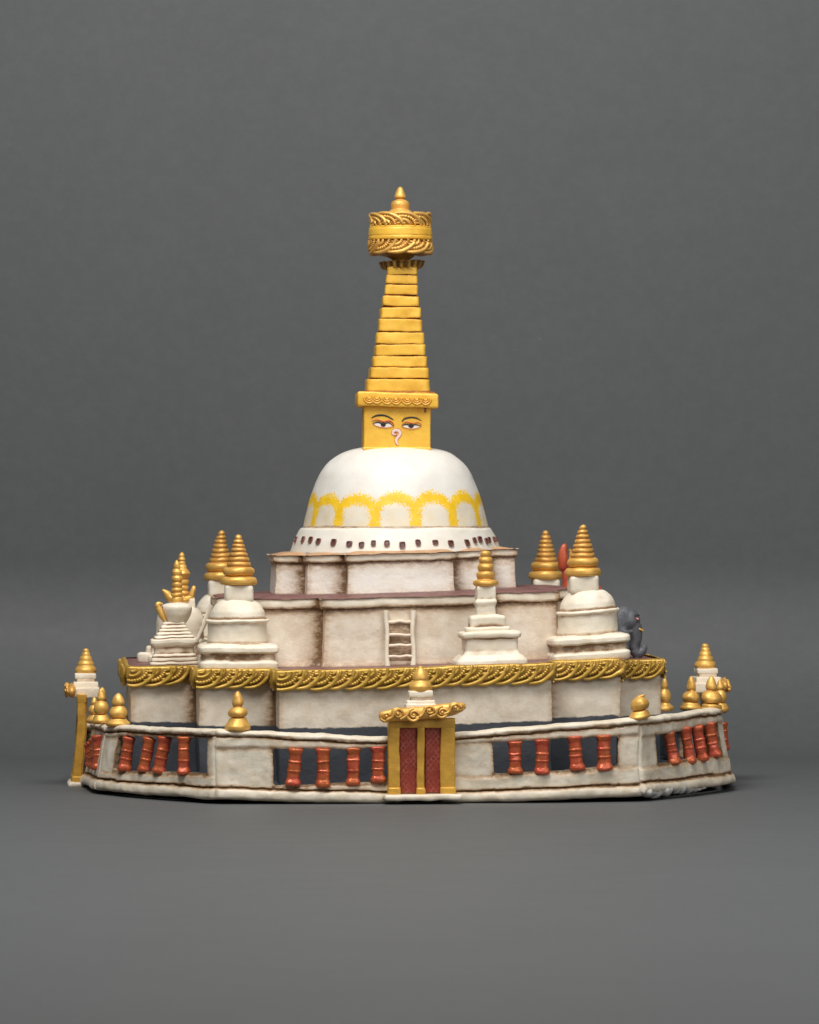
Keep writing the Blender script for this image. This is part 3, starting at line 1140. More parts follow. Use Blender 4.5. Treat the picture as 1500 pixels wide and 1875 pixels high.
# ------------------------------------------------------------------ elephant
def elephant():
    y = -120
    x, _, zb = L(1150, 1203, y)
    sc = (DIST + y) / DIST
    Q = lambda px, py, dy=0: ((px - 1150) * sc, dy, (1203 - py) * sc)
    g = G()
    g.ball((-52, 6, 58), (50, 30, 32), 24)                      # trunk of the body
    g.ball(Q(1141, 1137, 0), (22, 24, 27), 20)                  # skull
    g.ball(Q(1153, 1136, -2), (18, 20, 22), 20)
    g.tube(spline([Q(1156, 1136, -2), Q(1161, 1152, -3), Q(1163, 1168, -3), Q(1160, 1182, -3), Q(1164, 1194, -3), Q(1173, 1195, -3), Q(1179, 1187, -3), Q(1177, 1181, -3)], 5),
           [17 - 11.0 * (i / 35) ** .8 for i in range(36)], 14)
    g.ball(Q(1149, 1164, -4), (7, 8, 11), 12)                   # lower jaw
    for sy in (-1, 1):                                          # ears
        rot = Matrix.Rotation(math.radians(-14 * sy), 3, 'Z')
        g.ball((-14, 22 * sy, 62), (13, 4.5, 22), 16, rot=rot)
        g.ball((-12, 23 * sy, 46), (8, 4.5, 14), 14, rot=rot)
        for lx in (-10, -82):                                   # legs
            g.tube([(lx + 2, 15 * sy, 48), (lx, 16 * sy, 24), (lx, 16 * sy, 4), (lx, 16 * sy, 0)], [14, 11, 10.5, 11.5], 14)
    g.tube([(-98, 8, 66), (-104, 8, 44), (-102, 8, 26)], [4, 3, 2], 8)
    g.tube([Q(1165, 1196, -3), Q(1166, 1203, -3), Q(1166, 1206, -3)], [3, 5, 8], 8)
    o = emit('elephant', g, M['elephant'], ROOT, loc=(x, y, zb), autowash=0,
             label='small grey elephant with red eyes and a curled trunk behind the front right stupa')
    md = o.modifiers.new('fuse', 'REMESH')
    md.mode = 'VOXEL'
    md.voxel_size = 1.5 * S
    md.use_smooth_shade = True
    sm = o.modifiers.new('soften', 'SMOOTH')
    sm.iterations = 4
    for sy in (-1,):
        g = G()
        c = Q(1165, 1132.5)
        g.ball((c[0], -17.5, c[2]), (4.0, 1.3, 2.0), 12, rot=Matrix.Rotation(math.radians(38), 3, 'Y'))
        emit('eye', g, M['redline'], o, autowash=0)
        g = G()
        g.ball((c[0] + .6, -18.8, c[2] + .2), (2.2, .6, .9), 10, rot=Matrix.Rotation(math.radians(38), 3, 'Y'))
        emit('pupil', g, M['eyewhite'], o, autowash=0)
        g = G()
        pts = [Q(1160, 1128, -17), Q(1164, 1124, -18), Q(1169, 1127, -15)]
        g.tube(spline([(a, b - 1, c_) for a, b, c_ in pts], 3), 1.0, 6)
        emit('brow', g, M['black'], o, autowash=0)
    g = G()
    g.tube([Q(1166, 1150, -12), Q(1171, 1152, -14), Q(1177, 1155, -15)], [2.6, 2.2, 1.2], 8)
    emit('tusk', g, M['post'], o, autowash=0)


elephant()


# ------------------------------------------------------------------ red figure behind the right stupa
def red_figure():
    y = 60
    x, _, zb = L(1062, 1206, y)
    Q = lambda px, py, dy=0: ((px - 1062) * 1.0075, dy, (1206 - py) * 1.0075)
    g = G()
    g.lathe(rnd([(38, 0), (40, 30), (38, 80), (36, 112), (33, 122), (26, 140), (14, 158), (4, 166)], 6, 5), (0, 0), 40)
    g.tube(spline([Q(1038, 1092, -6), Q(1037, 1070, -6), Q(1036, 1050, -6), Q(1034, 1040, -6)], 4), [9, 9, 9, 8.6, 8.4, 8, 8, 7.8, 7.6, 7, 6, 5, 4], 14)
    g.tube(spline([Q(1033, 1046, -6), Q(1031, 1036, -6), Q(1030.5, 1022, -6), Q(1031, 1008, -6), Q(1033, 998, -6), Q(1033.5, 995, -6)], 4),
           [4, 6.5, 8.5, 10, 10.4, 10.6, 10.6, 10.4, 10, 9.6, 9, 8.4, 7.6, 7, 6.4, 5.6, 4.8, 4, 3, 2, .8], 16, flat=.7)
    g.tube(spline([Q(1066, 1050, -4), Q(1082, 1063, -6), Q(1098, 1079, -8)], 5), 5.5, 12)
    g.wobble(1.5, 91, 1 / 25.0)
    o = emit('red_figure', g, M['orange_red'], ROOT, loc=(x, y, zb), label='orange red figure with a leaf shaped crest peeping out behind the front right stupa')
    g = G()
    g.tube(spline([Q(1042, 1030, -9), Q(1044, 1020, -9), Q(1044, 1010, -9), Q(1042, 1005, -9)], 4), 3.0, 8)
    emit('gold_trim', g, M['gold'], o)


red_figure()


# ------------------------------------------------------------------ courtyard and boundary wall
ring_pts = [(-345, -548), (374, -548), (556, -270), (590, -55), (590, 60), (545, 300), (350, 540), (-345, 540), (-530, 290), (-556, 60), (-556, -60), (-530, -270)]
g = G()
rg = [(x * .985, y * .985) for x, y in ring_pts]
dense = []
for i in range(len(rg)):
    a, b = Vector(rg[i]), Vector(rg[(i + 1) % len(rg)])
    for j in range(12):
        dense.append(tuple(a + (b - a) * j / 12))
g.loft([[(x, y, 9) for x, y in dense], [(x, y, 24) for x, y in dense], [(x * .8, y * .8, 26) for x, y in dense]])
g.wobble(2.0, 101)
emit('courtyard_base', g, M['slate'], ROOT, label='dark slate painted courtyard floor between wall and terraces')


def t_of(P0, P1, px):
    a, b = -0.4, 1.4
    inc = PX(*P1) > PX(*P0)
    for _ in range(60):
        m_ = (a + b) / 2
        q = PX(P0[0] + (P1[0] - P0[0]) * m_, P0[1] + (P1[1] - P0[1]) * m_)
        if (q < px) == inc:
            a = m_
        else:
            b = m_
    return (a + b) / 2


def zat(P, py):
    Y = P[0] * st + P[1] * ct
    return EYE - (py - 937.5) * (DIST + Y) / DIST


def wall_section(g, P0, P1, z_top, z_bot, hole, seed, relief=1.0, rail=True):
    """a slab with one opening: P0 to P1, z_top/z_bot pairs, hole (s0, s1, (zt0, zt1), (zb0, zb1)) or None"""
    P0, P1 = Vector(P0), Vector(P1)
    t = P1 - P0
    ln = t.length
    t.normalize()
    nr = Vector((t.y, -t.x))
    ext = 5.0
    if hole:
        s0, s1 = hole[0], hole[1]
    else:
        s0, s1 = ln * .35, ln * .65
    def seg(a, b, stp):
        n = max(2, int(abs(b - a) / stp))
        return [a + (b - a) * i / n for i in range(n)]
    S_ = seg(-ext, s0, 3.5) + seg(s0, s1, 3.5) + seg(s1, ln + ext, 3.5) + [ln + ext]
    i0 = min(range(len(S_)), key=lambda i: abs(S_[i] - s0))
    i1 = min(range(len(S_)), key=lambda i: abs(S_[i] - s1))
    nA, nB, nC = 13, 18, 19
    F, B, W = [], [], []
    for i, s_ in enumerate(S_):
        q = s_ / ln
        zt = z_top[0] + (z_top[1] - z_top[0]) * q
        zb = z_bot[0] + (z_bot[1] - z_bot[0]) * q
        if hole:
            hq = (s_ - s0) / (s1 - s0)
            ot = hole[2][0] + (hole[2][1] - hole[2][0]) * hq
            ob = hole[3][0] + (hole[3][1] - hole[3][0]) * hq
        else:
            ot, ob = zt - (zt - zb) * .2, zb + (zt - zb) * .3
        # rounded hole corners
        cor = 0
        if hole and s0 <= s_ <= s1:
            e = min(s_ - s0, s1 - s_)
            if e < 6:
                cor = (6 - e) ** 2 / 12.0
        zs = [zt + (ot - cor - zt) * j / nA for j in range(nA)] + [(ot - cor) + (ob + cor - ot + cor) * j / nB for j in range(nB)] + \
             [(ob + cor) + (zb - ob - cor) * j / nC for j in range(nC + 1)]
        f_, b_, w_ = [], [], []
        endk = min((s_ + ext), (ln + ext - s_))
        ek = math.sqrt(max(0.02, 1 - (1 - min(1, endk / 6.0)) ** 2))
        for j, z in enumerate(zs):
            d = zt - z
            u = z - zb
            rel = 9.0
            if d < 11:                                           # rounded coping
                rel = 13.5 * math.sqrt(max(0, 1 - (1 - min(1, d / 5.5)) ** 2)) * (1.0 if d < 8.5 else .92)
            elif d < 13.5:
                rel = 7.4
            elif z > ot:
                rel = 11.0 - 1.6 * max(0, min(1, (4 - (z - ot)) / 4.0)) if hole else 9.0
            hp = 20.0
            if u < hp:                                           # rounded plinth roll
                rel = 9 + 6.5 * math.sqrt(max(0, 1 - ((u - hp * .5) / (hp * .5)) ** 2))
                if u < 5:
                    rel *= math.sqrt(max(0.05, 1 - (1 - u / 5.0) ** 2))
            elif u < hp + 2.5:
                rel = 6.4
            elif hole and z < ob - 5 + 2 * math.sin(s_ * .04 + seed):
                rel = 11.2
            p = P0 + t * s_
            wv = 0.0
            wv += .55 * math.exp(-((d - 12) / 2.0) ** 2) + .7 * math.exp(-((u - hp - 1.5) / 2.6) ** 2)
            if hole:
                dx_ = max(s0 - s_, s_ - s1, 0)
                dz_ = max(z - ot, ob - z, 0)
                wv += .6 * math.exp(-math.hypot(dx_, dz_) / 3.6)
            wv += .25 * math.exp(-u / 6.0)
            bow = (10.0 if hole else 1.0) * math.sin(math.pi * max(0, min(1, s_ / ln)))
            bulge = 2.0 * math.sin(s_ * .021 + seed * 2) + 1.2 * math.sin(s_ * .06 + z * .03 + seed)
            rough = 1.0 + .0 * j
            of, ob_ = rel * ek + bulge * .35 + bow, -rel * ek + bulge * .35 + bow
            f_.append((p.x + nr.x * of, p.y + nr.y * of, z))
            b_.append((p.x + nr.x * ob_, p.y + nr.y * ob_, z))
            w_.append(min(1, wv))
        F.append(f_)
        B.append(b_)
        W.append(w_)
    ni, nj = len(S_), nA + nB + nC + 1
    fi = [[g.vert(F[i][j], W[i][j]) for j in range(nj)] for i in range(ni)]
    bi = [[g.vert(B[i][j], W[i][j]) for j in range(nj)] for i in range(ni)]
    sl = g.x.setdefault('slate', [])
    sl += [0.0] * (ni * nj)
    sl += [1.0 if j > 6 else .0 for i in range(ni) for j in range(nj)]
    def solid(i, j):
        if i < 0 or j < 0 or i >= ni - 1 or j >= nj - 1:
            return False
        return not (hole and i0 <= i < i1 and nA <= j < nA + nB)
    for i in range(ni - 1):
        for j in range(nj - 1):
            if not solid(i, j):
                continue
            g.face((fi[i][j], fi[i][j + 1], fi[i + 1][j + 1], fi[i + 1][j]))
            g.face((bi[i][j], bi[i + 1][j], bi[i + 1][j + 1], bi[i][j + 1]))
            if not solid(i - 1, j):
                g.face((fi[i][j], bi[i][j], bi[i][j + 1], fi[i][j + 1]))
            if not solid(i + 1, j):
                g.face((fi[i + 1][j + 1], bi[i + 1][j + 1], bi[i + 1][j], fi[i + 1][j]))
            if not solid(i, j - 1):
                g.face((fi[i + 1][j], bi[i + 1][j], bi[i][j], fi[i][j]))
            if not solid(i, j + 1):
                g.face((fi[i][j + 1], bi[i][j + 1], bi[i + 1][j + 1], fi[i + 1][j + 1]))


def sec_px(g, P0, P1, tops, bots, hole, seed):
    """section whose edges are given by photograph rows at both ends"""
    zt = (zat(P0, tops[0]), zat(P1, tops[1]))
    zb = (zat(P0, bots[0]), zat(P1, bots[1]))
    h = None
    if hole:
        pl, pr, tl, tr, bl, br = hole
        ln = (Vector(P1) - Vector(P0)).length
        sA, sB = t_of(P0, P1, pl), t_of(P0, P1, pr)
        A = (P0[0] + (P1[0] - P0[0]) * sA, P0[1] + (P1[1] - P0[1]) * sA)
        Bp = (P0[0] + (P1[0] - P0[0]) * sB, P0[1] + (P1[1] - P0[1]) * sB)
        h = (sA * ln, sB * ln, (zat(A, tl), zat(Bp, tr)), (zat(A, bl), zat(Bp, br)))
    wall_section(g, P0, P1, zt, zb, h, seed)


GX = L(771, 1400, -560)[0]
FL0, FL1 = (-345, -548), (GX - 40, -556)
FR0, FR1 = (GX + 40, -556), (374, -548)
LD0, LD1 = (-530, -270), (-345, -548)
RD0, RD1 = (374, -548), (567, -270)
LS0, LS1 = (-552, -40), (-530, -270)
RS0, RS1 = (567, -270), (592, -40)
g = G()
sec_px(g, FL0, FL1, (1334, 1348), (1464, 1473), (499, 712, 1370, 1368, 1437, 1431), 1.0)
sec_px(g, FR0, FR1, (1342, 1313), (1472, 1458), (900, 1130, 1358, 1347, 1416, 1402), 2.0)
sec_px(g, LD0, LD1, (1326, 1334), (1447, 1464), (222, 388, 1348, 1350, 1409, 1416), 3.0)
sec_px(g, RD0, RD1, (1313, 1295), (1456, 1436), (1191, 1312, 1346, 1324, 1398, 1382), 4.0)
sec_px(g, LS0, LS1, (1320, 1326), (1436, 1447), None, 5.0)
sec_px(g, RS0, RS1, (1295, 1297), (1436, 1432), None, 6.0)
# the far half, lower, seen only over the front
back = [((590, 40), (545, 300)), ((545, 300), (350, 540)), ((350, 540), (-345, 540)), ((-345, 540), (-530, 290)), ((-530, 290), (-552, 40))]
for i, (a, b) in enumerate(back):
    ln = (Vector(b) - Vector(a)).length
    wall_section(g, a, b, (104, 104), (2, 2), (ln * .22, ln * .78, (84, 84), (32, 32)), 7.0 + i)
for i in range(len(g.v)):
    x, y, z = g.v[i]
    if z < 1 and y > -400:
        pass
def lean_in(x, y, z):
    if y < 60 and abs(x) > 370:
        k_ = min(1, (abs(x) - 370) / 120.0)
        x += (58 - z) * .17 * k_ * (1 if x > 0 else -1)
    return (x, y, z)


g.move(lean_in)
g.wobble(3.4, 110, 1 / 75.0, 1 / 20.0, .36)
g.wobble(.55, 113, 1 / 9.0, 1 / 5.0, .3)
wall = emit('boundary_wall', g, M['wall'], ROOT, autowash=.5, sharp=55,
            label='low cream ring wall with window openings that hold red prayer wheels')

# broken foot of the wall, raw plaster
g = G()
rr = random.Random(5)
for i in range(26):
    t = i / 25
    P = (RD0[0] + (RD1[0] - RD0[0]) * (.03 + .62 * t), RD0[1] + (RD1[1] - RD0[1]) * (.03 + .62 * t))
    z = zat(P, 1449 - 9 * t + 3 * math.sin(t * 9))
    h = (9 * math.sin(math.pi * min(1, .15 + t * .9)) + 3) * rr.uniform(.7, 1.15)
    bo = 9 * math.sin(math.pi * (.03 + .62 * t))
    g.ball((P[0] + rr.uniform(-2, 6) + bo * .8, P[1] + rr.uniform(-6, 0) - 4 - bo * .5, z), (12, 12, h), 12, w=rr.uniform(0, .35))
g.wobble(2.2, 120, 1 / 14.0)
o = emit('broken_foot', g, M['plaster'], wall, label='broken edge of raw whitish plaster under the right end of the wall')
md = o.modifiers.new('fuse', 'REMESH')
md.mode = 'VOXEL'
md.voxel_size = 1.6 * S
md.use_smooth_shade = True


# prayer wheels ---------------------------------------------------------
def prayer_wheel(top, bot, half, seed):
    """lathe between two points in model coordinates"""
    a, b = Vector(bot), Vector(top)
    h = (b - a).length
    r = half
    j = random.Random(seed)
    m1, m2 = .40 + j.uniform(-.05, .05), .62 + j.uniform(-.05, .06)
    prof = [(r * .9, 0), (r * 1.10, h * .03), (r * 1.12, h * .09), (r * 1.0, h * .15), (r * .90, h * .19), (r * .89, h * (m1 - .04)), (r * .96, h * (m1 - .02)), (r * .96, h * (m1 + .015)),
            (r * .89, h * (m1 + .035)), (r * .90, h * (m2 - .035)), (r * .97, h * (m2 - .015)), (r * .97, h * (m2 + .02)), (r * .89, h * (m2 + .04)), (r * .90, h * .82), (r * .99, h * .87), (r * 1.10, h * .95), (r * 1.05, h * .99), (r * .9, h)]
    g = G()
    g.lathe(rnd(prof, 1.0, 2.5), (0, 0), 30, sq=.12)
    d = (b - a).normalized()
    q = Vector((0, 0, 1)).rotation_difference(d)
    g.move(lambda x, y, z: tuple(q @ Vector((x, y, z))))
    g.wobble(1.9, seed, 1 / 22.0, 1 / 8.0, .35)
    return emit('prayer_wheel', g, M['red'], wall, loc=tuple(a), autowash=.9)


def line_at(P0, P1, px):
    t = t_of(P0, P1, px)
    return (P0[0] + (P1[0] - P0[0]) * t, P0[1] + (P1[1] - P0[1]) * t)


def wheels(P0, P1, rows, seed, out=5.0):
    t = (Vector(P1) - Vector(P0)).normalized()
    nr = Vector((t.y, -t.x))
    for i, (xt, yt, xb, yb, half) in enumerate(rows):
        B = line_at(P0, P1, xb)
        zt, zb_ = zat(B, yt), zat(B, yb)
        tb = (Vector(B) - Vector(P0)).length / (Vector(P1) - Vector(P0)).length
        B2 = Vector(B) + nr * (out + 10.0 * math.sin(math.pi * tb))
        A2 = B2 + Vector((ct, -st)) * (xt - xb) * .97
        prayer_wheel((A2.x, A2.y, zt), (B2.x, B2.y, zb_), half, seed + i)


wheels(LD0, LD1, [(250, 1349, 240, 1411, 10.8), (290, 1350, 278, 1413, 10.8), (318, 1348, 306, 1416, 11.4), (350, 1348, 349, 1417, 10.8)], 200, 8.0)
wheels(FL0, FL1, [(541, 1369, 536, 1438, 11.6), (591, 1369, 591, 1440, 11.6), (646, 1369, 646, 1437, 11.4), (692, 1366, 692, 1432, 12.0)], 210)
wheels(FR0, FR1, [(940.5, 1356, 942, 1416, 11.6), (991, 1353, 990, 1416, 11.8), (1050, 1347, 1055, 1410, 12.0), (1104, 1345, 1105, 1410, 12.4)], 220)
wheels(RD0, RD1, [(1208, 1340, 1220, 1399, 10.0), (1237, 1331, 1248, 1398, 10.4), (1260, 1328, 1271, 1393, 10.2), (1285, 1323, 1297, 1387, 11.2)], 230, 8.0)
# those on the sides, seen edge on
for i, (y, half) in enumerate(((-225, 11), (-185, 11), (-145, 11), (-105, 11))):
    q = (y + 270) / 230.0
    xx = -530 - 22 * q - 10
    yt = (1346, 1352, 1358, 1362)[i]
    yb = (1410, 1408, 1405, 1402)[i]
    prayer_wheel((xx, y, zat((xx, y), yt)), (xx + 2, y, zat((xx, y), yb)), half, 240 + i)
    xx = 567 + 25 * q - 3
    prayer_wheel((xx, y, zat((xx, y), 1322 + 2 * i)), (xx + 4, y, zat((xx, y), 1374 + 2 * i)), half, 250 + i)


# gold finials on the wall ----------------------------------------------
def wall_finial(px, y, tip, cone, bulb, base, hw, seed, tilt=0.0, broken=False, label=None, xloc=None):
    """tip / cone foot / bulb foot / base foot are photograph rows, hw the half widths of cone, bulb and base"""
    x = L(px, base, y)[0] if xloc is None else xloc
    P = (x, y)
    z = lambda py: zat(P, py)
    zb_ = z(base)
    g = G()
    c, b, w = hw
    prof = [(w * .6, -3), (w, 0), (w * 1.02, (z(bulb) - zb_) * .3), (w * .92, (z(bulb) - zb_) * .5), (b * .95, (z(bulb) - zb_) * .8), (b * .84, z(bulb) - zb_)]
    zB0, zB1 = z(bulb) - zb_, z(cone) - zb_
    for k in range(1, 7):
        a = -math.pi / 2 + math.pi * k / 7.5
        prof.append((b * max(.5, math.cos(a) ** .8 if math.cos(a) > 0 else .4), zB0 + (zB1 - zB0) * ((math.sin(a) + 1) / 2) ** 1.3))
    if broken:
        prof += [(b * .35, zB1), (b * .28, zB1 + 2), (1, zB1 + 3)]
    else:
        zT = z(tip) - zb_
        prof += [(c * .72, zB1), (c, zB1 + (zT - zB1) * .14), (c * .98, zB1 + (zT - zB1) * .32), (c * .74, zB1 + (zT - zB1) * .65), (c * .42, zB1 + (zT - zB1) * .9), (c * .12, zT)]
    g.lathe(rnd(prof, 1.6, 2.2), (0, 0), 32, tilt=(tilt, 0))
    if broken:
        g.box((4, -2, zB1 + 1), (5, 4, 2.5), 2, 3, tilt=(.25, 0))
    g.wobble(1.7, seed, 1 / 22.0)
    return emit('wall_finial', g, M['gold'], wall, loc=(x, y, zb_), label=label)


wall_finial(435.5, -548, 1265, 1294, 1314, 1336, (10, 17, 22), 301, .05, label='tall gold finial on the front left bend of the wall')
wall_finial(216.5, -290, 1269, 1292, 1316, 1328, (10.5, 16, 21), 302, .02)
wall_finial(185.5, -225, 1261, 1283, 1309, 1323, (7, 13, 16), 303)
wall_finial(203, 120, 1259, 1284, 1307, 1318, (8.5, 12, 15), 304, xloc=-532)
wall_finial(172, -130, 1276, 1290, 1308, 1322, (6, 10, 13), 305)
wall_finial(1171.5, -548, 1270, 1276, 1302, 1315, (8, 16, 18), 306, .1, broken=True, label='gold finial on the right bend of the wall, its tip broken off')
wall_finial(1303, -275, 1238, 1265, 1289, 1303, (9.5, 19.5, 19), 307, -.05)
wall_finial(1318, -190, 1245, 1264, 1288, 1303, (8, 14, 16), 308)
wall_finial(1265.5, -40, 1238, 1264, 1286, 1299, (9, 17, 19), 309)
wall_finial(1218, 300, 1241, 1261, 1287, 1300, (6.5, 11, 17), 310)


# ------------------------------------------------------------------ gates
def gate(loc, rotz, label, spire_rows, cap_rows, hgt, seed, thick=11.0, bow=0.0, tilt=.075, lift=20):
    """local axes: x across, -y outwards, z up; rows are heights in model units"""
    root = empty('gate', ROOT, loc, rotz, label)
    def e(name, g, mat, lab=None, **kw):
        return emit(name, g, mat, root, label=lab, **kw)
    hd = 126 * hgt
    # posts and lintel
    g = G()
    for x, hw_ in ((-47, 10.2), (-1, 6.6), (44.5, 12.2)):
        g.box((x, -4, hd * .5 + 8), (hw_, thick, hd * .5), 2, 5, w=.04)
        g.box((x, -6 + (11 - thick) * .4, 13), (hw_ + 1.2, thick + 1, 6.5), 2.5, 4)
    g.box((0, -3, hd + 3), (57, thick + 1.5, 8.5), 2, 5, w=.12)
    g.box((0, thick * .55 - 4, hd * .5 + 6), (54, 6, hd * .5), 2, 8, w=.3)
    g.move(lambda a, b, c: (a, b - bow * (1 - min(1, c / hd)) ** 1.6, c))
    g.wobble(1.8, seed, 1 / 45.0)
    e('door_frame', g, M['post'])
    for x, w_, t in ((-22.3, 14.8, 113), (20.3, 13.6, 120)):
        g = G()
        g.box((0, 0, 0), (w_, 2.2, t * hgt * .5), 1, 6)
        g.wobble(.8, seed + x, 1 / 40.0)
        emit('door_panel', g, M['door'], root, loc=(x, -6.6 - bow * .3, 10 + t * hgt * .5), autowash=.3)
    g = G()
    g.box((1, -8 - bow * .6, 3), (66, 24 if not bow else 14, 5.2), 4, 5)
    g.wobble(2.2, seed + 2, 1 / 35.0)
    e('door_step', g, M['wall'])
    # white slabs under the finial
    g = G()
    zt = hd + 11
    cap_rows(g, zt)
    g.wobble(1.9, seed + 3, 1 / 30.0)
    e('stepped_cap', g, M['clay'], autowash=1.0)
    # scrolled gold cornice
    g = G()
    zc = hd + lift
    bend = lambda x: (6.5 * (x / 75.0) ** 2 * (1 if x > 0 else .35) if not bow else 0) + x * tilt
    rings = []
    for i in range(41):
        x = -74 + 148 * i / 40
        k = math.sqrt(max(.05, 1 - (abs(x) / 75.5) ** 6))
        ring = []
        for q in range(16):
            a = 2 * math.pi * q / 16
            ring.append((x, -22 + 9 * k * math.cos(a), zc + bend(x) + 11.5 * k * math.sin(a)))
        rings.append(ring)
    g.loft(rings, w=[.35] * 41)
    for i, (cx_, cz_, r_, dr) in enumerate([(-62, -2, 8, 1), (-42, 2, 9, -1), (-15, -1, 10, 1), (12, 4, 8.5, -1), (34, -2, 9, 1), (56, 2, 8, -1), (66, 1, 5.5, 1)]):
        pts, rads = [], []
        for q in range(26):
            t = q / 25
            a = math.radians(200 + dr * 520 * t)
            rr_ = r_ * .86 * (1.25 - 1.05 * t)
            pts.append((cx_ + rr_ * math.cos(a) * 1.15, -32.0 - 1.6 * t + .004 * cx_ * cx_ * .2, zc + bend(cx_) + cz_ + rr_ * math.sin(a)))
            rads.append(2.3 * (1.15 - .5 * t))
        g.tube(pts, rads, 8)
        g.ball((cx_, -32.6, zc + bend(cx_) + cz_), 2.6, 10)
    for x0 in (-52, -28, -2, 22, 45):
        pts = spline([(x0 - 10, -31, zc + bend(x0) - 8), (x0, -32.5, zc + bend(x0) - 3), (x0 + 5, -32, zc + bend(x0) + 7), (x0 + 13, -30, zc + bend(x0) + 10)], 4)
        g.tube(pts, 2.4, 8)
    g.wobble(1.6, seed + 4, 1 / 20.0)
    e('gold_cornice', g, M['gold'], autowash=1.0, sharp=80)
    g = G()
    g.lathe(rnd(spire_rows(zt), 2.0, 2.2), (-1, 4), 36)
    g.wobble(1.4, seed + 5, 1 / 25.0)
    e('gold_spire', g, M['gold'])
    return root


k0 = (DIST - 575) / DIST
gz = L(771, 1462, -566)[2]


def caps_front(g, z):
    g.box((-1, 4, z + 13), (26, 24, 12), 2.5, 4, w=.06)
    g.box((-1, 4, z + 24.5), (24, 20, 6), 2.2, 4, tilt=(.03, 0))
    g.box((-1, 4, z + 34.5), (17, 17, 5), 2, 4, w=.25)
    g.box((-1, 4, z + 41), (20.5, 18.5, 5.5), 2.2, 4, tilt=(.02, 0))


def spire_front(z):
    z = z + 45
    return [(16, z - 2), (19.5, z + 1), (20.5, z + 6), (20.8, z + 9), (18, z + 14), (14, z + 17.5), (13, z + 19), (14.2, z + 22), (13.6, z + 26), (11.8, z + 31), (9.2, z + 35), (7.2, z + 38), (5.2, z + 40), (4.6, z + 42.5), (1, z + 44)]


gate((L(771, 1462, -566)[0], -568, gz), 0.0, 'front gate with gold frame, scrolled gold cornice and two red lattice doors', spire_front, caps_front, 1.0, 401)


def caps_side(g, z):
    g.box((-1, 3, z + 2), (48, 25, 9.5), 2.5, 4, w=.12)
    g.box((-1, 3, z + 15), (30, 22, 6), 2.2, 4, w=.1)
    g.box((-1, 3, z + 24), (22, 16, 6), 2, 4, w=.2)
    g.box((-1, 3, z + 32), (23, 19, 5), 2, 4)


def spire_side(z):
    z = z + 35
    return [(15, z - 1), (19.5, z + 3), (20.5, z + 7), (18.5, z + 12), (14.5, z + 15.5), (14.8, z + 19), (12.5, z + 23), (11.5, z + 24), (11.2, z + 28), (9.5, z + 32), (8.2, z + 33), (8.0, z + 37), (6, z + 40), (6.4, z + 43), (4.5, z + 46), (.8, z + 47)]


xg = L(153.5, 1433, -20)[0]
gate((xg, 0, zat((xg, 0), 1437)), -math.pi / 2, 'left gate seen edge on, a thin gold post under a white cap and gold spire', spire_side, caps_side, 1.235, 411, 7.5, 11, 0, 17)
xg2 = L(1293, 1433, 20)[0]
gate((xg2, 0, zat((xg2, 0), 1437) + 22), math.pi / 2, 'right gate mostly hidden behind the wall, gold spire on white blocks', spire_side, caps_side, 1.15, 421, 7.5, 6, 0, 17)

# ------------------------------------------------------------------ studio backdrop
m, nt, bs = nodes_of('grey_backdrop_paper')
t = NT(nt)
tc = t.n('ShaderNodeTexCoord')
mp = t.n('ShaderNodeMapping')
mp.inputs['Scale'].default_value = (1, 1, 1)
t.link(tc.outputs['Object'], mp.inputs[0])
n1 = t.noise(mp.outputs[0], 14, 4, 0.5)
n2 = t.noise(mp.outputs[0], 140, 4, 0.7)
mp2 = t.n('ShaderNodeMapping')
mp2.inputs['Scale'].default_value = (1, 3, 3)
t.link(tc.outputs['Object'], mp2.inputs[0])
n3 = t.noise(mp2.outputs[0], 22, 5, 0.6)
col = t.mix(t.rng(n1, .3, .7), (0.0885, 0.0935, 0.0965), (0.0915, 0.0968, 0.1000))
col = t.mix(t.math('MULTIPLY', t.rng(n2, .35, .7), .2), col, (0.128, 0.133, 0.137))
col = t.mix(t.math('MULTIPLY', t.rng(n3, .45, .75), .02), col, (0.085, 0.089, 0.092))
# a few pale scuffs on the paper
v = t.n('ShaderNodeTexVoronoi')
v.inputs['Scale'].default_value = 28
t.link(mp2.outputs[0], v.inputs['Vector'])
sc_ = t.math('MULTIPLY', t.rng(v.outputs['Distance'], .012, .03, 1, 0), t.rng(n1, .5, .62))
col = t.mix(t.math('MULTIPLY', sc_, .5), col, (0.3, 0.3, 0.3))
t.link(col, bs.inputs['Base Color'])
t.link(t.rng(n3, .3, .7, .56, .6), bs.inputs['Roughness'])
bs.inputs['Specular IOR Level'].default_value = 0.35
t.link(t.bump(n2, 0.0004, .35), bs.inputs['Normal'])
prof = []
YB, RAD = 1180.0, 400.0
for k in range(30):
    prof.append((-8200 + (YB - RAD + 8200) * k / 30, 0.0))
for k in range(25):
    a = math.pi / 2 * k / 24
    prof.append((YB - RAD + RAD * math.sin(a), RAD - RAD * math.cos(a)))
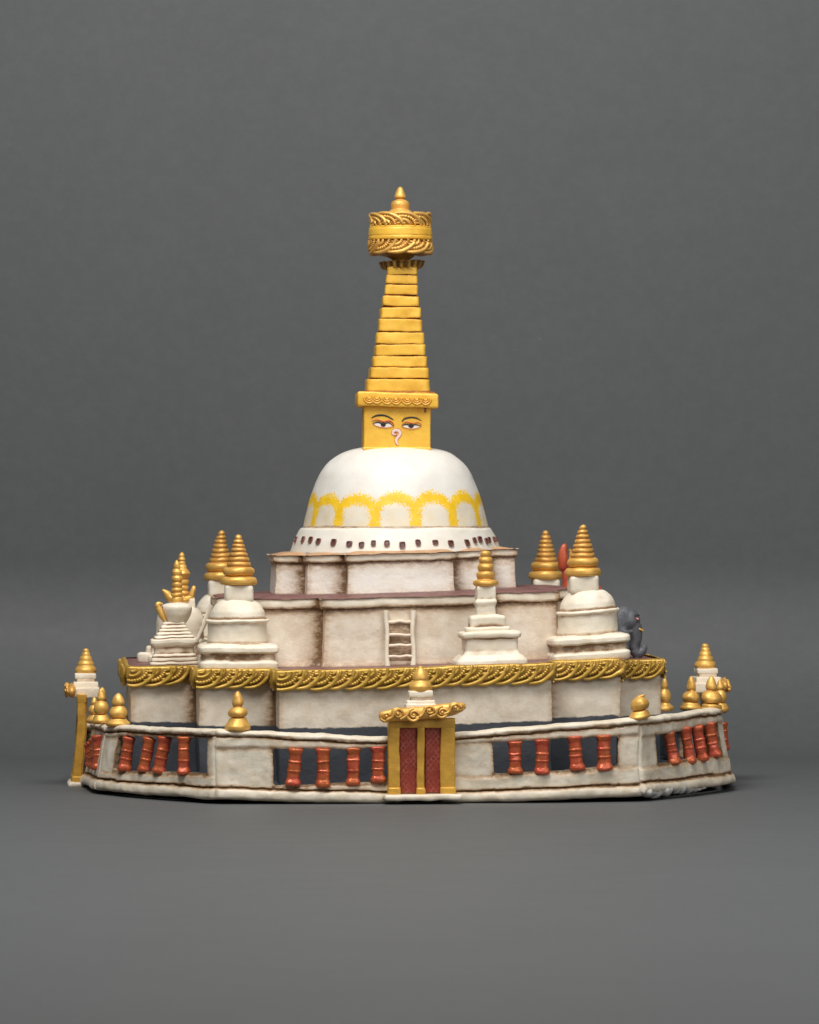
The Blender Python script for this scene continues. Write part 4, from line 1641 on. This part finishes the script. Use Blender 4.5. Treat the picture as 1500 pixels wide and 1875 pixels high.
for k in range(1, 16):
    prof.append((YB, RAD + 2900 * k / 15))
g = G()
for i in range(41):
    for (y, z) in prof:
        g.vert((-3600 + 7200 * i / 40, y, z))
n = len(prof)
for i in range(40):
    for j in range(n - 1):
        g.face((i * n + j, (i + 1) * n + j, (i + 1) * n + j + 1, i * n + j + 1))
bd = emit('backdrop', g, m, None, autowash=0)
bd['kind'] = 'structure'
bd['label'] = 'seamless grey paper backdrop and floor'

# ------------------------------------------------------------------ light
def lamp(name, loc, target, size, power, color=(1, 1, 1), sizey=None):
    li = bpy.data.lights.new(name, 'AREA')
    li.shape = 'RECTANGLE'
    li.size = size
    li.size_y = sizey or size
    li.energy = power
    li.color = color
    o = bpy.data.objects.new(name, li)
    COL.objects.link(o)
    o.location = loc
    d = Vector(target) - Vector(loc)
    o.rotation_euler = d.to_track_quat('-Z', 'Y').to_euler()
    return o


lamp('key_softbox', (-0.28, -.74, 1.06), (0, -.05, .13), .5, 9.6, (1, .98, .945))
lamp('fill_softbox', (.62, -1.1, .62), (0, -.05, .12), .6, 4.2, (1, .985, .955))
lamp('top_softbox', (0.05, -.44, 1.0), (0, -.2, 0), .6, 6.2, (1, .98, .95), .45)

w = bpy.data.worlds.new('World')
scene.world = w
w.use_nodes = True
bg = w.node_tree.nodes['Background']
bg.inputs[0].default_value = (1, .985, .96, 1)
bg.inputs[1].default_value = .11

# ------------------------------------------------------------------ camera
cd = bpy.data.cameras.new('camera')
cam = bpy.data.objects.new('camera', cd)
COL.objects.link(cam)
cam.location = (0, -DIST * S, EYE * S)
cam.rotation_euler = (math.pi / 2, 0, 0)
cd.sensor_fit = 'HORIZONTAL'
cd.sensor_width = 36
cd.lens = 36 * DIST / 1500
cd.clip_start = .05
cd.clip_end = 50
cd.dof.use_dof = True
cd.dof.focus_distance = (DIST - 430) * S
cd.dof.aperture_fstop = 25
scene.camera = cam
scene.view_settings.view_transform = 'Standard'
scene.view_settings.look = 'None'
scene.view_settings.exposure = 0
scene.view_settings.gamma = 1
scene.view_settings.use_curve_mapping = False
